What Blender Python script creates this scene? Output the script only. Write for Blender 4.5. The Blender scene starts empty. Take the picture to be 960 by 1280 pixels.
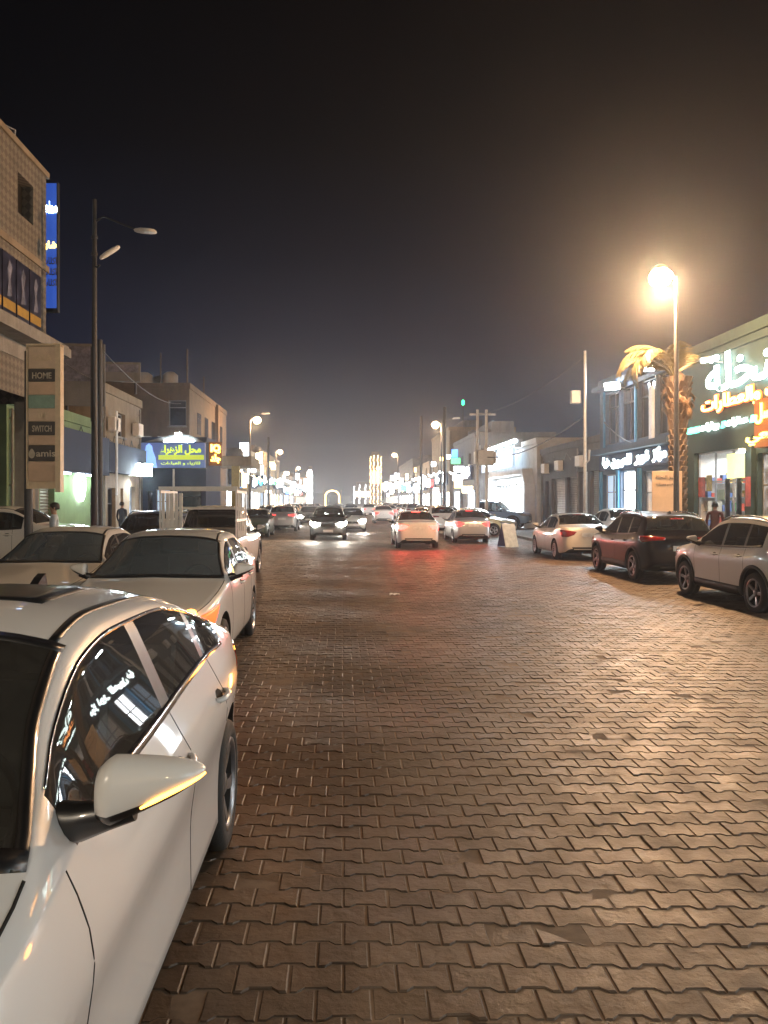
import bpy, bmesh, math, random
import numpy as np
from mathutils import Vector, Matrix
from mathutils.bvhtree import BVHTree
R = math.radians
random.seed(7); RNG = np.random.RandomState(7)
SC = bpy.context.scene
COL = SC.collection

# ------------------------------------------------------------------ materials
def _nt(name):
    m = bpy.data.materials.new(name); m.use_nodes = True
    nt = m.node_tree; b = nt.nodes['Principled BSDF']
    return m, nt, b
def N(nt, t, **kw):
    n = nt.nodes.new(t)
    for k, v in kw.items():
        if k.startswith('i_'): n.inputs[k[2:].replace('_', ' ')].default_value = v
        else: setattr(n, k, v)
    return n
def mat(name, col, rough=.6, metal=0., var=.25, scale=6., bump=0., bscale=40., coat=0., spec=.5, stain=0.):
    """procedural surface: base colour broken up by two octaves of noise, optional fine bump"""
    m, nt, b = _nt(name); L = nt.links.new
    tc = N(nt, 'ShaderNodeTexCoord')
    n1 = N(nt, 'ShaderNodeTexNoise', i_Scale=scale, i_Detail=6., i_Roughness=.65)
    L(tc.outputs['Object'], n1.inputs['Vector'])
    mp = N(nt, 'ShaderNodeMapRange'); mp.inputs[1].default_value = .3; mp.inputs[2].default_value = .7
    mp.inputs[3].default_value = 1 - var; mp.inputs[4].default_value = 1 + var * .6
    L(n1.outputs['Fac'], mp.inputs[0])
    mx = N(nt, 'ShaderNodeMix', data_type='RGBA', blend_type='MULTIPLY'); mx.inputs[0].default_value = 1.
    mx.inputs[6].default_value = (*col, 1); L(mp.outputs[0], mx.inputs[7])
    out = mx.outputs[2]
    if stain:
        n3 = N(nt, 'ShaderNodeTexNoise', i_Scale=1.3, i_Detail=8., i_Roughness=.7)
        sm = N(nt, 'ShaderNodeMapping'); sm.inputs['Scale'].default_value = (1.6, 1.6, .25)
        L(tc.outputs['Object'], sm.inputs[0]); L(sm.outputs[0], n3.inputs['Vector'])
        r3 = N(nt, 'ShaderNodeMapRange'); r3.inputs[1].default_value = .45; r3.inputs[2].default_value = .75
        r3.inputs[3].default_value = 0; r3.inputs[4].default_value = stain
        L(n3.outputs['Fac'], r3.inputs[0])
        m3 = N(nt, 'ShaderNodeMix', data_type='RGBA'); L(r3.outputs[0], m3.inputs[0]); L(out, m3.inputs[6])
        m3.inputs[7].default_value = (col[0] * .35, col[1] * .33, col[2] * .3, 1); out = m3.outputs[2]
    L(out, b.inputs['Base Color'])
    b.inputs['Metallic'].default_value = metal
    b.inputs['Specular IOR Level'].default_value = spec
    rr = N(nt, 'ShaderNodeMapRange'); rr.inputs[3].default_value = max(0.02, rough - .1); rr.inputs[4].default_value = min(1, rough + .1)
    L(n1.outputs['Fac'], rr.inputs[0]); L(rr.outputs[0], b.inputs['Roughness'])
    if coat: b.inputs['Coat Weight'].default_value = coat; b.inputs['Coat Roughness'].default_value = .06
    if bump:
        n2 = N(nt, 'ShaderNodeTexNoise', i_Scale=bscale, i_Detail=5.)
        L(tc.outputs['Object'], n2.inputs['Vector'])
        bp = N(nt, 'ShaderNodeBump'); bp.inputs['Strength'].default_value = bump; bp.inputs['Distance'].default_value = .02
        L(n2.outputs['Fac'], bp.inputs['Height']); L(bp.outputs[0], b.inputs['Normal'])
    return m
def emit(name, col, s, base=None):
    m, nt, b = _nt(name)
    b.inputs['Base Color'].default_value = (*(base or col), 1); b.inputs['Roughness'].default_value = .4
    b.inputs['Emission Color'].default_value = (*col, 1); b.inputs['Emission Strength'].default_value = s
    return m
def paint(name, col, rough=.32, metal=0., dust=.25):
    """car lacquer with a thin uneven film of street dust; the inner side is plain dark lining"""
    m, nt, b = _nt(name); L = nt.links.new
    tc = N(nt, 'ShaderNodeTexCoord')
    n1 = N(nt, 'ShaderNodeTexNoise', i_Scale=2.2, i_Detail=8., i_Roughness=.7); L(tc.outputs['Object'], n1.inputs['Vector'])
    sx = N(nt, 'ShaderNodeSeparateXYZ'); L(tc.outputs['Object'], sx.inputs[0])
    lo = N(nt, 'ShaderNodeMapRange'); lo.inputs[1].default_value = .7; lo.inputs[2].default_value = .2
    lo.inputs[3].default_value = .25; lo.inputs[4].default_value = 1.; L(sx.outputs[2], lo.inputs[0])
    mu = N(nt, 'ShaderNodeMath', operation='MULTIPLY'); L(n1.outputs['Fac'], mu.inputs[0]); L(lo.outputs[0], mu.inputs[1])
    m2 = N(nt, 'ShaderNodeMath', operation='MULTIPLY'); m2.inputs[1].default_value = dust; L(mu.outputs[0], m2.inputs[0])
    mx = N(nt, 'ShaderNodeMix', data_type='RGBA'); L(m2.outputs[0], mx.inputs[0])
    mx.inputs[6].default_value = (*col, 1); mx.inputs[7].default_value = (.23, .19, .145, 1)
    ge = N(nt, 'ShaderNodeNewGeometry')
    mb = N(nt, 'ShaderNodeMix', data_type='RGBA'); L(ge.outputs['Backfacing'], mb.inputs[0]); L(mx.outputs[2], mb.inputs[6])
    mb.inputs[7].default_value = (.02, .02, .022, 1)
    L(mb.outputs[2], b.inputs['Base Color'])
    b.inputs['Metallic'].default_value = metal; b.inputs['Specular IOR Level'].default_value = .5 if max(col) > .2 else .12
    rr = N(nt, 'ShaderNodeMapRange'); rr.inputs[3].default_value = rough - .08; rr.inputs[4].default_value = rough + .12
    L(n1.outputs['Fac'], rr.inputs[0]); L(rr.outputs[0], b.inputs['Roughness'])
    b.inputs['Coat Weight'].default_value = 1. if max(col) > .2 else .35; b.inputs['Coat Roughness'].default_value = .045
    n2 = N(nt, 'ShaderNodeTexNoise', i_Scale=5., i_Detail=2.); L(tc.outputs['Object'], n2.inputs['Vector'])
    bp = N(nt, 'ShaderNodeBump'); bp.inputs['Strength'].default_value = .04; bp.inputs['Distance'].default_value = .02
    L(n2.outputs['Fac'], bp.inputs['Height']); L(bp.outputs[0], b.inputs['Coat Normal'])
    return m
def glass(name, tint=(.25, .28, .28), rough=.0, dust=.13, film=(.3, .27, .23)):
    m = bpy.data.materials.new(name); m.use_nodes = True; nt = m.node_tree; L = nt.links.new
    nt.nodes.clear()
    out = N(nt, 'ShaderNodeOutputMaterial'); tr = N(nt, 'ShaderNodeBsdfTransparent'); tr.inputs[0].default_value = (*tint, 1)
    gl = N(nt, 'ShaderNodeBsdfGlossy'); gl.inputs['Roughness'].default_value = max(rough, .015)
    tc = N(nt, 'ShaderNodeTexCoord'); n1 = N(nt, 'ShaderNodeTexNoise', i_Scale=14., i_Detail=8., i_Roughness=.8); L(tc.outputs['Object'], n1.inputs['Vector'])
    df = N(nt, 'ShaderNodeBsdfDiffuse'); df.inputs[0].default_value = (*film, 1)
    fr = N(nt, 'ShaderNodeFresnel', i_IOR=1.6)
    m1 = N(nt, 'ShaderNodeMixShader'); L(fr.outputs[0], m1.inputs[0]); L(tr.outputs[0], m1.inputs[1]); L(gl.outputs[0], m1.inputs[2])
    mr = N(nt, 'ShaderNodeMapRange'); mr.inputs[1].default_value = .3; mr.inputs[2].default_value = .8; mr.inputs[3].default_value = dust * .45; mr.inputs[4].default_value = dust
    L(n1.outputs['Fac'], mr.inputs[0])
    m2 = N(nt, 'ShaderNodeMixShader'); L(mr.outputs[0], m2.inputs[0]); L(m1.outputs[0], m2.inputs[1]); L(df.outputs[0], m2.inputs[2])
    L(m2.outputs[0], out.inputs[0])
    return m

M = {}
M['glass'] = glass('tinted_glass', (.22, .25, .25)); M['glass_light'] = glass('clear_glass', (.5, .55, .54))
M['glass_dust_reflect'] = glass('windscreen_dust_and_painted_reflection', (.45, .5, .5), dust=.30, film=(.40, .47, .52))  # dust film tinted bluish, with sky reflection painted into its colour
M['shopglass'] = glass('shop_glass', (.8, .85, .84))
M['black'] = mat('black_trim', (.012, .012, .013), .35, var=.2, coat=.3)
M['plastic'] = mat('black_plastic', (.022, .022, .023), .6, var=.3, bump=.1)
M['under'] = mat('underbody', (.012, .011, .01), .9)
M['tyre'] = mat('tyre_rubber', (.018, .017, .016), .8, var=.4, bump=.2)
M['alloy'] = mat('alloy_rim', (.5, .5, .52), .3, metal=.9, var=.25)
M['darkalloy'] = mat('dark_alloy_rim', (.2, .2, .21), .33, metal=.85, var=.3)
M['chrome'] = mat('chrome', (.75, .75, .76), .12, metal=1., var=.1)
M['seat'] = mat('seat_cloth', (.13, .12, .11), .85)
M['dash'] = mat('dashboard_plastic', (.018, .017, .017), .6)
M['plate'] = mat('number_plate_white', (.7, .7, .68), .4)
M['head_off'] = mat('headlight_lens', (.45, .47, .5), .08, metal=.6, var=.5, scale=20)
M['head_on'] = emit('headlight_lit', (1., .92, .78), 330.)
M['bulb_on'] = emit('headlight_bulb_lit', (1., .92, .78), 110.)
M['tail_off'] = mat('tail_lens_red', (.25, .012, .01), .12, coat=1., var=.3, scale=15)
M['tail_on'] = emit('tail_lamp_lit', (1., .035, .03), 3.5, (.4, .02, .02))
M['tail_hot'] = emit('tail_lamp_bulb', (1., .03, .022), 15., (.4, .02, .02))
M['amber_on'] = emit('amber_indicator_lit', (1., .42, .05), 9.)
M['orange_on'] = emit('orange_lens_lit', (1., .055, .008), 3.2, (.5, .1, .03))
M['amber_off'] = mat('orange_lens', (.5, .13, .03), .15, coat=1.)
M['steel'] = mat('galvanised_steel', (.33, .34, .35), .45, metal=.5, var=.25, scale=12)
M['lamppost'] = mat('grey_lamp_post', (.10, .10, .10), .5, metal=.3, var=.25, scale=12)
M['darksteel'] = mat('dark_painted_steel', (.035, .037, .042), .5, var=.3, scale=9)
M['lampwhite'] = mat('lamp_housing_white', (.72, .70, .66), .4, var=.12)
M['concrete'] = mat('weathered_concrete', (.30, .28, .25), .85, var=.3, scale=2.5, bump=.3, stain=.5)
M['kerb'] = mat('kerb_concrete', (.33, .31, .28), .8, var=.35, scale=5, bump=.3)

# ------------------------------------------------------------------ mesh helpers
class MB:
    def __init__(s): s.v = []; s.f = []; s.m = []; s.sm = []
    def add(s, vs, fs, m=0, smooth=False):
        o = len(s.v); s.v += [tuple(p) for p in vs]
        for f in fs: s.f.append([i + o for i in f]); s.m.append(m); s.sm.append(smooth)
    def box(s, x0, x1, y0, y1, z0, z1, m=0, rz=0., piv=None):
        vs = [(x, y, z) for z in (z0, z1) for y in (y0, y1) for x in (x0, x1)]
        if rz:
            cx, cy = piv or ((x0 + x1) / 2, (y0 + y1) / 2); c, n = math.cos(rz), math.sin(rz)
            vs = [(cx + (x - cx) * c - (y - cy) * n, cy + (x - cx) * n + (y - cy) * c, z) for x, y, z in vs]
        s.add(vs, [(0, 2, 3, 1), (4, 5, 7, 6), (0, 1, 5, 4), (2, 6, 7, 3), (0, 4, 6, 2), (1, 3, 7, 5)], m)
    def bbox(s, x0, x1, y0, y1, z0, z1, b=.01, m=0):
        """box with chamfered edges"""
        bm = bmesh.new(); bmesh.ops.create_cube(bm, size=1)
        for v in bm.verts: v.co = Vector(((x0 + x1) / 2 + v.co.x * (x1 - x0), (y0 + y1) / 2 + v.co.y * (y1 - y0), (z0 + z1) / 2 + v.co.z * (z1 - z0)))
        bmesh.ops.bevel(bm, geom=bm.edges[:], offset=b, segments=2, affect='EDGES', profile=.6)
        s.bm(bm, m)
    def bm(s, bm, m=0, smooth=False):
        bm.verts.index_update()
        s.add([v.co[:] for v in bm.verts], [[v.index for v in f.verts] for f in bm.faces], m, smooth); bm.free()
    def cyl(s, p0, p1, r0, r1=None, n=10, m=0, cap=True, smooth=True):
        r1 = r0 if r1 is None else r1; p0 = Vector(p0); p1 = Vector(p1); d = (p1 - p0).normalized()
        a = d.orthogonal().normalized(); b = d.cross(a); vs = []
        for p, r in ((p0, r0), (p1, r1)):
            for i in range(n):
                t = 2 * math.pi * i / n; vs.append(p + a * r * math.cos(t) + b * r * math.sin(t))
        s.add(vs, [(i, (i + 1) % n, n + (i + 1) % n, n + i) for i in range(n)], m, smooth)
        if cap: s.add(vs, [list(range(n))[::-1], list(range(n, 2 * n))], m)
    def tube(s, pts, r, n=6, m=0):
        pts = [Vector(p) for p in pts]; k = len(pts); vs = []; a = None
        rs = r if isinstance(r, (list, tuple)) else [r] * k
        for i, p in enumerate(pts):
            d = (pts[min(i + 1, k - 1)] - pts[max(i - 1, 0)]).normalized()
            a = (d.orthogonal() if a is None else (a - d * a.dot(d))).normalized(); b = d.cross(a)
            for j in range(n):
                t = 2 * math.pi * j / n; vs.append(p + (a * math.cos(t) + b * math.sin(t)) * rs[i])
        fs = [(i * n + j, i * n + (j + 1) % n, (i + 1) * n + (j + 1) % n, (i + 1) * n + j) for i in range(k - 1) for j in range(n)]
        s.add(vs, fs, m, True); s.add(vs, [list(range(n))[::-1], [(k - 1) * n + j for j in range(n)]], m)
    def lathe(s, prof, n=24, axis='Z', c=(0, 0, 0), m=0, smooth=True, closed=False):
        vs = []; k = len(prof)
        for i in range(n):
            t = 2 * math.pi * i / n; cs, sn = math.cos(t), math.sin(t)
            for r, h in prof:
                vs.append({'Z': (c[0] + r * cs, c[1] + r * sn, c[2] + h), 'X': (c[0] + h, c[1] + r * cs, c[2] + r * sn), 'Y': (c[0] + r * sn, c[1] + h, c[2] + r * cs)}[axis])
        fs = [(i * k + j, ((i + 1) % n) * k + j, ((i + 1) % n) * k + (j + 1) % k, i * k + (j + 1) % k) for i in range(n) for j in range(k if closed else k - 1)]
        s.add(vs, fs, m, smooth)
    def prism(s, poly, y0, y1, axis='Y', m=0):
        """poly is a list of 2-D points, extruded along AXIS"""
        k = len(poly)
        def P(a, b, h): return {'Y': (a, h, b), 'X': (h, a, b), 'Z': (a, b, h)}[axis]
        vs = [P(a, b, y0) for a, b in poly] + [P(a, b, y1) for a, b in poly]
        s.add(vs, [list(range(k)), list(range(2 * k - 1, k - 1, -1))] + [(i, k + i, k + (i + 1) % k, (i + 1) % k) for i in range(k)], m)
    def mesh(s, name, mats):
        me = bpy.data.meshes.new(name); me.from_pydata(s.v, [], s.f)
        for m_ in (mats if isinstance(mats, (list, tuple)) else [mats]): me.materials.append(m_)
        me.polygons.foreach_set('material_index', s.m); me.polygons.foreach_set('use_smooth', s.sm)
        bm = bmesh.new(); bm.from_mesh(me); bmesh.ops.recalc_face_normals(bm, faces=bm.faces[:]); bm.to_mesh(me); bm.free()
        me.update(); return me
    def build(s, name, mats, parent=None, loc=(0, 0, 0)):
        return link(name, s.mesh(name, mats), parent, loc)
def link(name, data, parent=None, loc=(0, 0, 0), rz=0.):
    o = bpy.data.objects.new(name, data); COL.objects.link(o); o.location = loc; o.rotation_euler = (0, 0, rz)
    if parent: o.parent = parent
    return o
def tag(o, label=None, cat=None, group=None, kind=None):
    if label: o['label'] = label
    if cat: o['category'] = cat
    if group: o['group'] = group
    if kind: o['kind'] = kind
    return o
def thing(name, label, cat, loc=(0, 0, 0), rz=0., group=None):
    return tag(link(name, None, None, loc, rz), label, cat, group)
def light(name, kind, loc, power, col, parent=None, size=.1, rot=None, spot=None, blend=.4, sy=None, spread=None):
    d = bpy.data.lights.new(name, kind); d.energy = power; d.color = col
    if kind == 'AREA':
        d.size = size
        if sy: d.shape = 'RECTANGLE'; d.size_y = sy
        if spread: d.spread = R(spread)
    else: d.shadow_soft_size = size
    if kind == 'SPOT': d.spot_size = R(spot); d.spot_blend = blend
    o = link(name, d, parent, loc)
    if rot is not None: o.rotation_euler = rot
    return o
def aim(v):  # euler that points a lamp's -Z along v
    return Vector(v).to_track_quat('-Z', 'Y').to_euler()

# ------------------------------------------------------------------ writing
AR = {'ا': (0xFE8D, 2), 'ب': (0xFE8F, 4), 'ة': (0xFE93, 2), 'ت': (0xFE95, 4), 'ج': (0xFE9D, 4), 'ح': (0xFEA1, 4), 'خ': (0xFEA5, 4), 'د': (0xFEA9, 2),
      'ر': (0xFEAD, 2), 'ز': (0xFEAF, 2), 'س': (0xFEB1, 4), 'ش': (0xFEB5, 4), 'ص': (0xFEB9, 4), 'ط': (0xFEC1, 4), 'ع': (0xFEC9, 4), 'ف': (0xFED1, 4),
      'ق': (0xFED5, 4), 'ك': (0xFED9, 4), 'ل': (0xFEDD, 4), 'م': (0xFEE1, 4), 'ن': (0xFEE5, 4), 'ه': (0xFEE9, 4), 'و': (0xFEED, 2), 'ي': (0xFEF1, 4)}
def shape_ar(t):
    out = []
    for i, c in enumerate(t):
        if c not in AR: out.append(c); continue
        b, n = AR[c]
        p = i > 0 and t[i - 1] in AR and AR[t[i - 1]][1] == 4
        q = i < len(t) - 1 and t[i + 1] in AR and n == 4
        out.append(chr(b + (3 if p and q else 1 if p else 2 if q else 0)))
    return ''.join(reversed(out))
def letters(name, text, m, parent, w, h, pos, facing, depth=.03, bold=.0):
    """solid letters fitted to a w x h box centred at POS; facing '-Y' (to the camera), '-X' (right side shops) or '+X' (left side shops)"""
    cu = bpy.data.curves.new(name, 'FONT'); cu.body = shape_ar(text) if any(c in AR for c in text) else text
    cu.extrude = .05; cu.offset = bold; cu.size = 1; cu.resolution_u = 3
    t = bpy.data.objects.new(name, cu); COL.objects.link(t)
    me = bpy.data.meshes.new_from_object(t.evaluated_get(bpy.context.evaluated_depsgraph_get()))
    bpy.data.objects.remove(t); bpy.data.curves.remove(cu)
    co = np.zeros(len(me.vertices) * 3); me.vertices.foreach_get('co', co); co = co.reshape(-1, 3)
    lo, hi = co.min(0), co.max(0)
    a = (co[:, 0] - (lo[0] + hi[0]) / 2) / (hi[0] - lo[0]) * w; b = (co[:, 1] - (lo[1] + hi[1]) / 2) / (hi[1] - lo[1]) * h
    c = co[:, 2] / .05 * depth / 2
    if facing == '-Y': q = np.stack([a, -c, b], 1)
    elif facing == '-X': q = np.stack([-c, -a, b], 1)
    else: q = np.stack([c, a, b], 1)
    q += np.array(pos); me.vertices.foreach_set('co', q.ravel()); me.update()
    me.materials.clear(); me.materials.append(m); me.name = name
    return link(name, me, parent)
# ------------------------------------------------------------------ cars
def pchip(keys):
    x = np.array([k[0] for k in keys], float); y = np.array([k[1] for k in keys], float)
    h = np.diff(x); d = np.diff(y) / h; m = np.zeros(len(x))
    for i in range(1, len(x) - 1):
        if d[i - 1] * d[i] > 0:
            w1 = 2 * h[i] + h[i - 1]; w2 = h[i] + 2 * h[i - 1]; m[i] = (w1 + w2) / (w1 / d[i - 1] + w2 / d[i])
    m[0] = d[0]; m[-1] = d[-1]
    def f(s):
        s = min(max(s, x[0]), x[-1]); i = min(int(np.searchsorted(x, s, 'right')) - 1, len(x) - 2)
        t = (s - x[i]) / h[i]
        return float((2 * t**3 - 3 * t**2 + 1) * y[i] + (t**3 - 2 * t**2 + t) * h[i] * m[i] + (-2 * t**3 + 3 * t**2) * y[i + 1] + (t**3 - t**2) * h[i] * m[i + 1])
    return f

SPEC = {}
SPEC['fastback'] = dict(L=4.68, W=.912, af=.90, ar=3.62, rw=.325, ra=.385,
    top=[(0, .60), (.03, .66), (.12, .725), (.4, .83), (.75, .92), (1.0, .985), (1.30, 1.13), (1.62, 1.285), (1.92, 1.385), (2.3, 1.425), (2.85, 1.412), (3.4, 1.335), (3.8, 1.205), (4.15, 1.085), (4.38, 1.03), (4.56, 1.01), (4.64, .96), (4.67, .84), (4.68, .72)],
    belt=[(0, .55), (.03, .60), (.12, .67), (.4, .775), (.75, .865), (1.0, .905), (2.3, .945), (3.2, .985), (3.8, .995), (4.3, .985), (4.56, .96), (4.64, .91), (4.67, .80), (4.68, .66)],
    wm=[(0, .50), (.02, .60), (.07, .70), (.18, .79), (.4, .865), (.8, .90), (1.4, .905), (2.4, .912), (3.6, .908), (4.2, .87), (4.5, .80), (4.62, .72), (4.67, .62), (4.68, .55)],
    zb=[(0, .30), (.1, .22), (.9, .19), (3.7, .19), (4.5, .24), (4.68, .34)], tum=.41, inset=.045, crease=.022,
    ws=(1.02, 1.90), rwn=(3.36, 4.2), win=[(1.27, 2.48), (2.60, 3.36), (3.44, 3.90)], doors=[(1.12, 2.54), (2.54, 3.48)], hood=(.16, .97))
SPEC['sedan'] = dict(L=4.46, W=.86, af=.86, ar=3.46, rw=.31, ra=.365,
    top=[(0, .62), (.03, .69), (.1, .76), (.4, .86), (.8, .945), (1.08, 1.0), (1.4, 1.16), (1.72, 1.33), (1.98, 1.44), (2.3, 1.495), (2.75, 1.50), (3.1, 1.465), (3.4, 1.36), (3.65, 1.21), (3.82, 1.12), (4.1, 1.10), (4.36, 1.07), (4.43, .98), (4.455, .82), (4.46, .70)],
    belt=[(0, .57), (.03, .63), (.1, .70), (.4, .80), (.8, .895), (1.08, .935), (2.3, .965), (3.2, .995), (3.8, 1.03), (4.1, 1.03), (4.36, 1.0), (4.43, .92), (4.455, .78), (4.46, .66)],
    wm=[(0, .48), (.02, .58), (.07, .67), (.18, .755), (.4, .82), (.8, .85), (2.2, .86), (3.4, .855), (4.0, .83), (4.3, .775), (4.42, .70), (4.455, .60), (4.46, .55)],
    zb=[(0, .30), (.1, .21), (.9, .19), (3.6, .19), (4.3, .25), (4.46, .36)], tum=.36,
    ws=(1.12, 1.95), rwn=(3.12, 3.74), win=[(1.36, 2.30), (2.40, 3.06), (3.12, 3.42)], doors=[(1.22, 2.35), (2.35, 3.2)], hood=(.13, 1.06))
SPEC['suv'] = dict(L=4.36, W=.90, af=.88, ar=3.52, rw=.345, ra=.41,
    top=[(0, .70), (.03, .80), (.1, .88), (.4, .97), (.8, 1.04), (1.04, 1.09), (1.35, 1.27), (1.65, 1.45), (1.95, 1.575), (2.3, 1.63), (2.9, 1.64), (3.5, 1.60), (3.85, 1.555), (3.97, 1.50), (4.12, 1.25), (4.22, 1.08), (4.30, 1.0), (4.34, .86), (4.36, .72)],
    belt=[(0, .64), (.03, .74), (.1, .82), (.4, .92), (.8, .995), (1.04, 1.02), (2.3, 1.045), (3.2, 1.08), (3.85, 1.12), (4.12, 1.10), (4.22, 1.02), (4.30, .93), (4.34, .80), (4.36, .66)],
    wm=[(0, .56), (.02, .64), (.07, .72), (.18, .80), (.4, .865), (.8, .895), (2.2, .90), (3.5, .90), (4.0, .87), (4.2, .82), (4.32, .74), (4.355, .66), (4.36, .6)],
    zb=[(0, .36), (.1, .25), (.9, .22), (3.6, .22), (4.2, .28), (4.36, .40)], tum=.30, crease=.012,
    ws=(1.08, 1.92), rwn=(3.88, 4.14), win=[(1.33, 2.28), (2.38, 3.10), (3.18, 3.74)], doors=[(1.18, 2.33), (2.33, 3.2)], hood=(.13, 1.02), clad=True, rails=True)
SPEC['pickup'] = dict(L=5.2, W=.91, af=.92, ar=4.02, rw=.37, ra=.44,
    top=[(0, .80), (.03, .90), (.1, .98), (.4, 1.06), (.9, 1.12), (1.2, 1.16), (1.5, 1.40), (1.78, 1.62), (2.0, 1.74), (2.4, 1.79), (2.9, 1.79), (3.18, 1.74), (3.30, 1.50), (3.38, 1.2), (3.42, 1.13), (3.6, 1.12), (5.1, 1.12), (5.16, 1.08), (5.19, .95), (5.2, .8)],
    belt=[(0, .74), (.03, .84), (.1, .92), (.4, 1.0), (.9, 1.07), (1.2, 1.09), (3.0, 1.10), (3.38, 1.09), (5.1, 1.09), (5.16, 1.04), (5.19, .9), (5.2, .74)],
    wm=[(0, .62), (.02, .70), (.07, .77), (.18, .84), (.4, .885), (.8, .905), (2.2, .91), (4.0, .91), (4.9, .90), (5.12, .885), (5.19, .85), (5.2, .83)],
    zb=[(0, .42), (.1, .34), (.9, .32), (4.1, .34), (4.9, .42), (5.2, .5)], tum=.28,
    ws=(1.24, 1.96), rwn=(3.2, 3.37), win=[(1.48, 2.3), (2.4, 3.08)], doors=[(1.32, 2.35), (2.35, 3.2)], hood=(.13, 1.18), clad=True)
VSEG = [1, 2, 4, 4, 3, 5, 3, 3, 4]
def section(sp, s):
    w = sp['_wm'](s); zt = sp['_top'](s); zk = min(sp['_belt'](s), zt - .012); zb = sp['_zb'](s)
    H = zt - zk; hh = zk - zb; g = min(1., max(0., H - .05) / .25)
    p5 = (w * (.965 - .035 * g - sp.get('inset', 0) * (.4 + .6 * g)), zk)
    p7 = (p5[0] - .035 - sp['tum'] * max(0, H - .04), zt - .018 - .05 * g)
    p6 = (p5[0] + .84 * (p7[0] - p5[0]) + .012 * g, p5[1] + .84 * (p7[1] - p5[1]) + .01 * g)
    c_ = sp.get('crease', 0.)
    xs = [0, w * .86, w * (.972 + .4 * c_), w * (1 - c_), w * (.992 + .5 * c_), p5[0], p6[0], p7[0], p7[0] * .55, 0]
    zs = [zb, zb, zb + .07, zb + .42 * hh, zb + (.80 - 4 * c_) * hh, p5[1], p6[1], p7[1], zt - .012, zt]
    return xs, zs
def car_setup(sp):
    for k in ('top', 'belt', 'wm', 'zb'): sp['_' + k] = pchip(sp[k])
    L = sp['L']; sp['_bow'] = pchip([(0, .05), (.5, .12), (sp['ws'][0], .16), (sp['ws'][1], .10), (2.5, .0), (3.0, -.0), (sp['rwn'][0], -.05), (sp['rwn'][1] , -.10), (L, -.04)] if sp['rwn'][0] > 3.05 else [(0, .05), (L, 0)])
def car_mesh(key):
    """closed lofted shell with wheel wells cut out; slot numbers say which panel each face belongs to"""
    sp = SPEC[key]; car_setup(sp); L = sp['L']
    st = {0., L, sp['ws'][0], sp['ws'][1], sp['rwn'][0], sp['rwn'][1], *sp['hood']}
    for a, b in sp['win'] + sp['doors']: st |= {a, b}
    for e in (.01, .025, .045, .075, .11): st |= {e, L - e}
    st = sorted(st); full = []
    for a, b in zip(st, st[1:]):
        n = max(1, int(math.ceil((b - a) / .065)))
        full += [a + (b - a) * i / n for i in range(n)]
    full.append(L)
    vs_v = []
    for i, n in enumerate(VSEG): vs_v += [i + j / n for j in range(n)]
    vs_v.append(9.); vs_v[vs_v.index(5.2)] = 5.1
    nv = len(vs_v); rows = []
    for s in full:
        xs, zs = section(sp, s); fx = pchip(list(enumerate(xs))); fz = pchip(list(enumerate(zs))); bw = sp['_bow'](s); W = sp['W']
        half = [(fx(v), fz(v)) for v in vs_v]
        rows.append([(x, s - L / 2 + bw * (x / W)**2, z) for x, z in half] + [(-x, s - L / 2 + bw * (x / W)**2, z) for x, z in half[-2:0:-1]])
    k = len(rows[0]); V = [p for r in rows for p in r]; F = []; MI = []
    nw = len(sp['win']); nd = len(sp['doors'])
    for i in range(len(full) - 1):
        sm = (full[i] + full[i + 1]) / 2
        H = sp['_top'](sm) - sp['_belt'](sm)
        for j in range(k):
            F.append((i * k + j, i * k + (j + 1) % k, (i + 1) * k + (j + 1) % k, (i + 1) * k + j))
            jj = j if j < nv - 1 else k - 1 - j; right = j < nv - 1
            v = (vs_v[jj] + vs_v[jj + 1]) / 2; mi = 0
            if v < 1.6: mi = 1
            elif v > 7 and sp['ws'][0] < sm < sp['ws'][1]: mi = 3
            elif v > 7 and sp['rwn'][0] < sm < sp['rwn'][1]: mi = 4
            elif 5 < v < 6 and sp['win'][0][0] < sm < sp['win'][-1][1] and H > .10:
                mi = 2
                if v > 5.1:
                    for q, (a, b) in enumerate(sp['win']):
                        if a < sm < b: mi = 10 + q * 2 + (0 if right else 1)
            elif v > 7 and sp['hood'][0] < sm < sp['hood'][1]: mi = 5
            elif 1.9 < v < 5:
                for q, (a, b) in enumerate(sp['doors']):
                    if a < sm < b: mi = 20 + q * 2 + (0 if right else 1)
            MI.append(mi)
    F.append(tuple(range(k))[::-1]); MI.append(0); F.append(tuple((len(full) - 1) * k + j for j in range(k))); MI.append(0)
    me = bpy.data.meshes.new('shell'); me.from_pydata(V, [], F)
    dummy = M['under']
    for i in range(30): me.materials.append(dummy)
    me.polygons.foreach_set('material_index', MI)
    bm = bmesh.new(); bm.from_mesh(me); bmesh.ops.recalc_face_normals(bm, faces=bm.faces[:]); bm.to_mesh(me); bm.free()
    o = link('shell', me)
    cb = MB()
    for ax in (sp['af'], sp['ar']):
        for sd in (-1, 1):
            cb.cyl((sd * (sp['W'] - .26), ax - L / 2, sp['rw'] + .01), (sd * (sp['W'] + .3), ax - L / 2, sp['rw'] + .01), sp['ra'], n=44, m=1)
    cm = cb.mesh('cut', [dummy] * 30); c = link('cut', cm)
    md = o.modifiers.new('b', 'BOOLEAN'); md.operation = 'DIFFERENCE'; md.object = c; md.solver = 'EXACT'
    dg = bpy.context.evaluated_depsgraph_get(); res = bpy.data.meshes.new_from_object(o.evaluated_get(dg))
    bpy.data.objects.remove(o); bpy.data.objects.remove(c)
    res.polygons.foreach_set('use_smooth', np.ones(len(res.polygons), bool)); res.set_sharp_from_angle(angle=R(38)); res.update()
    return sp, res
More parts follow.
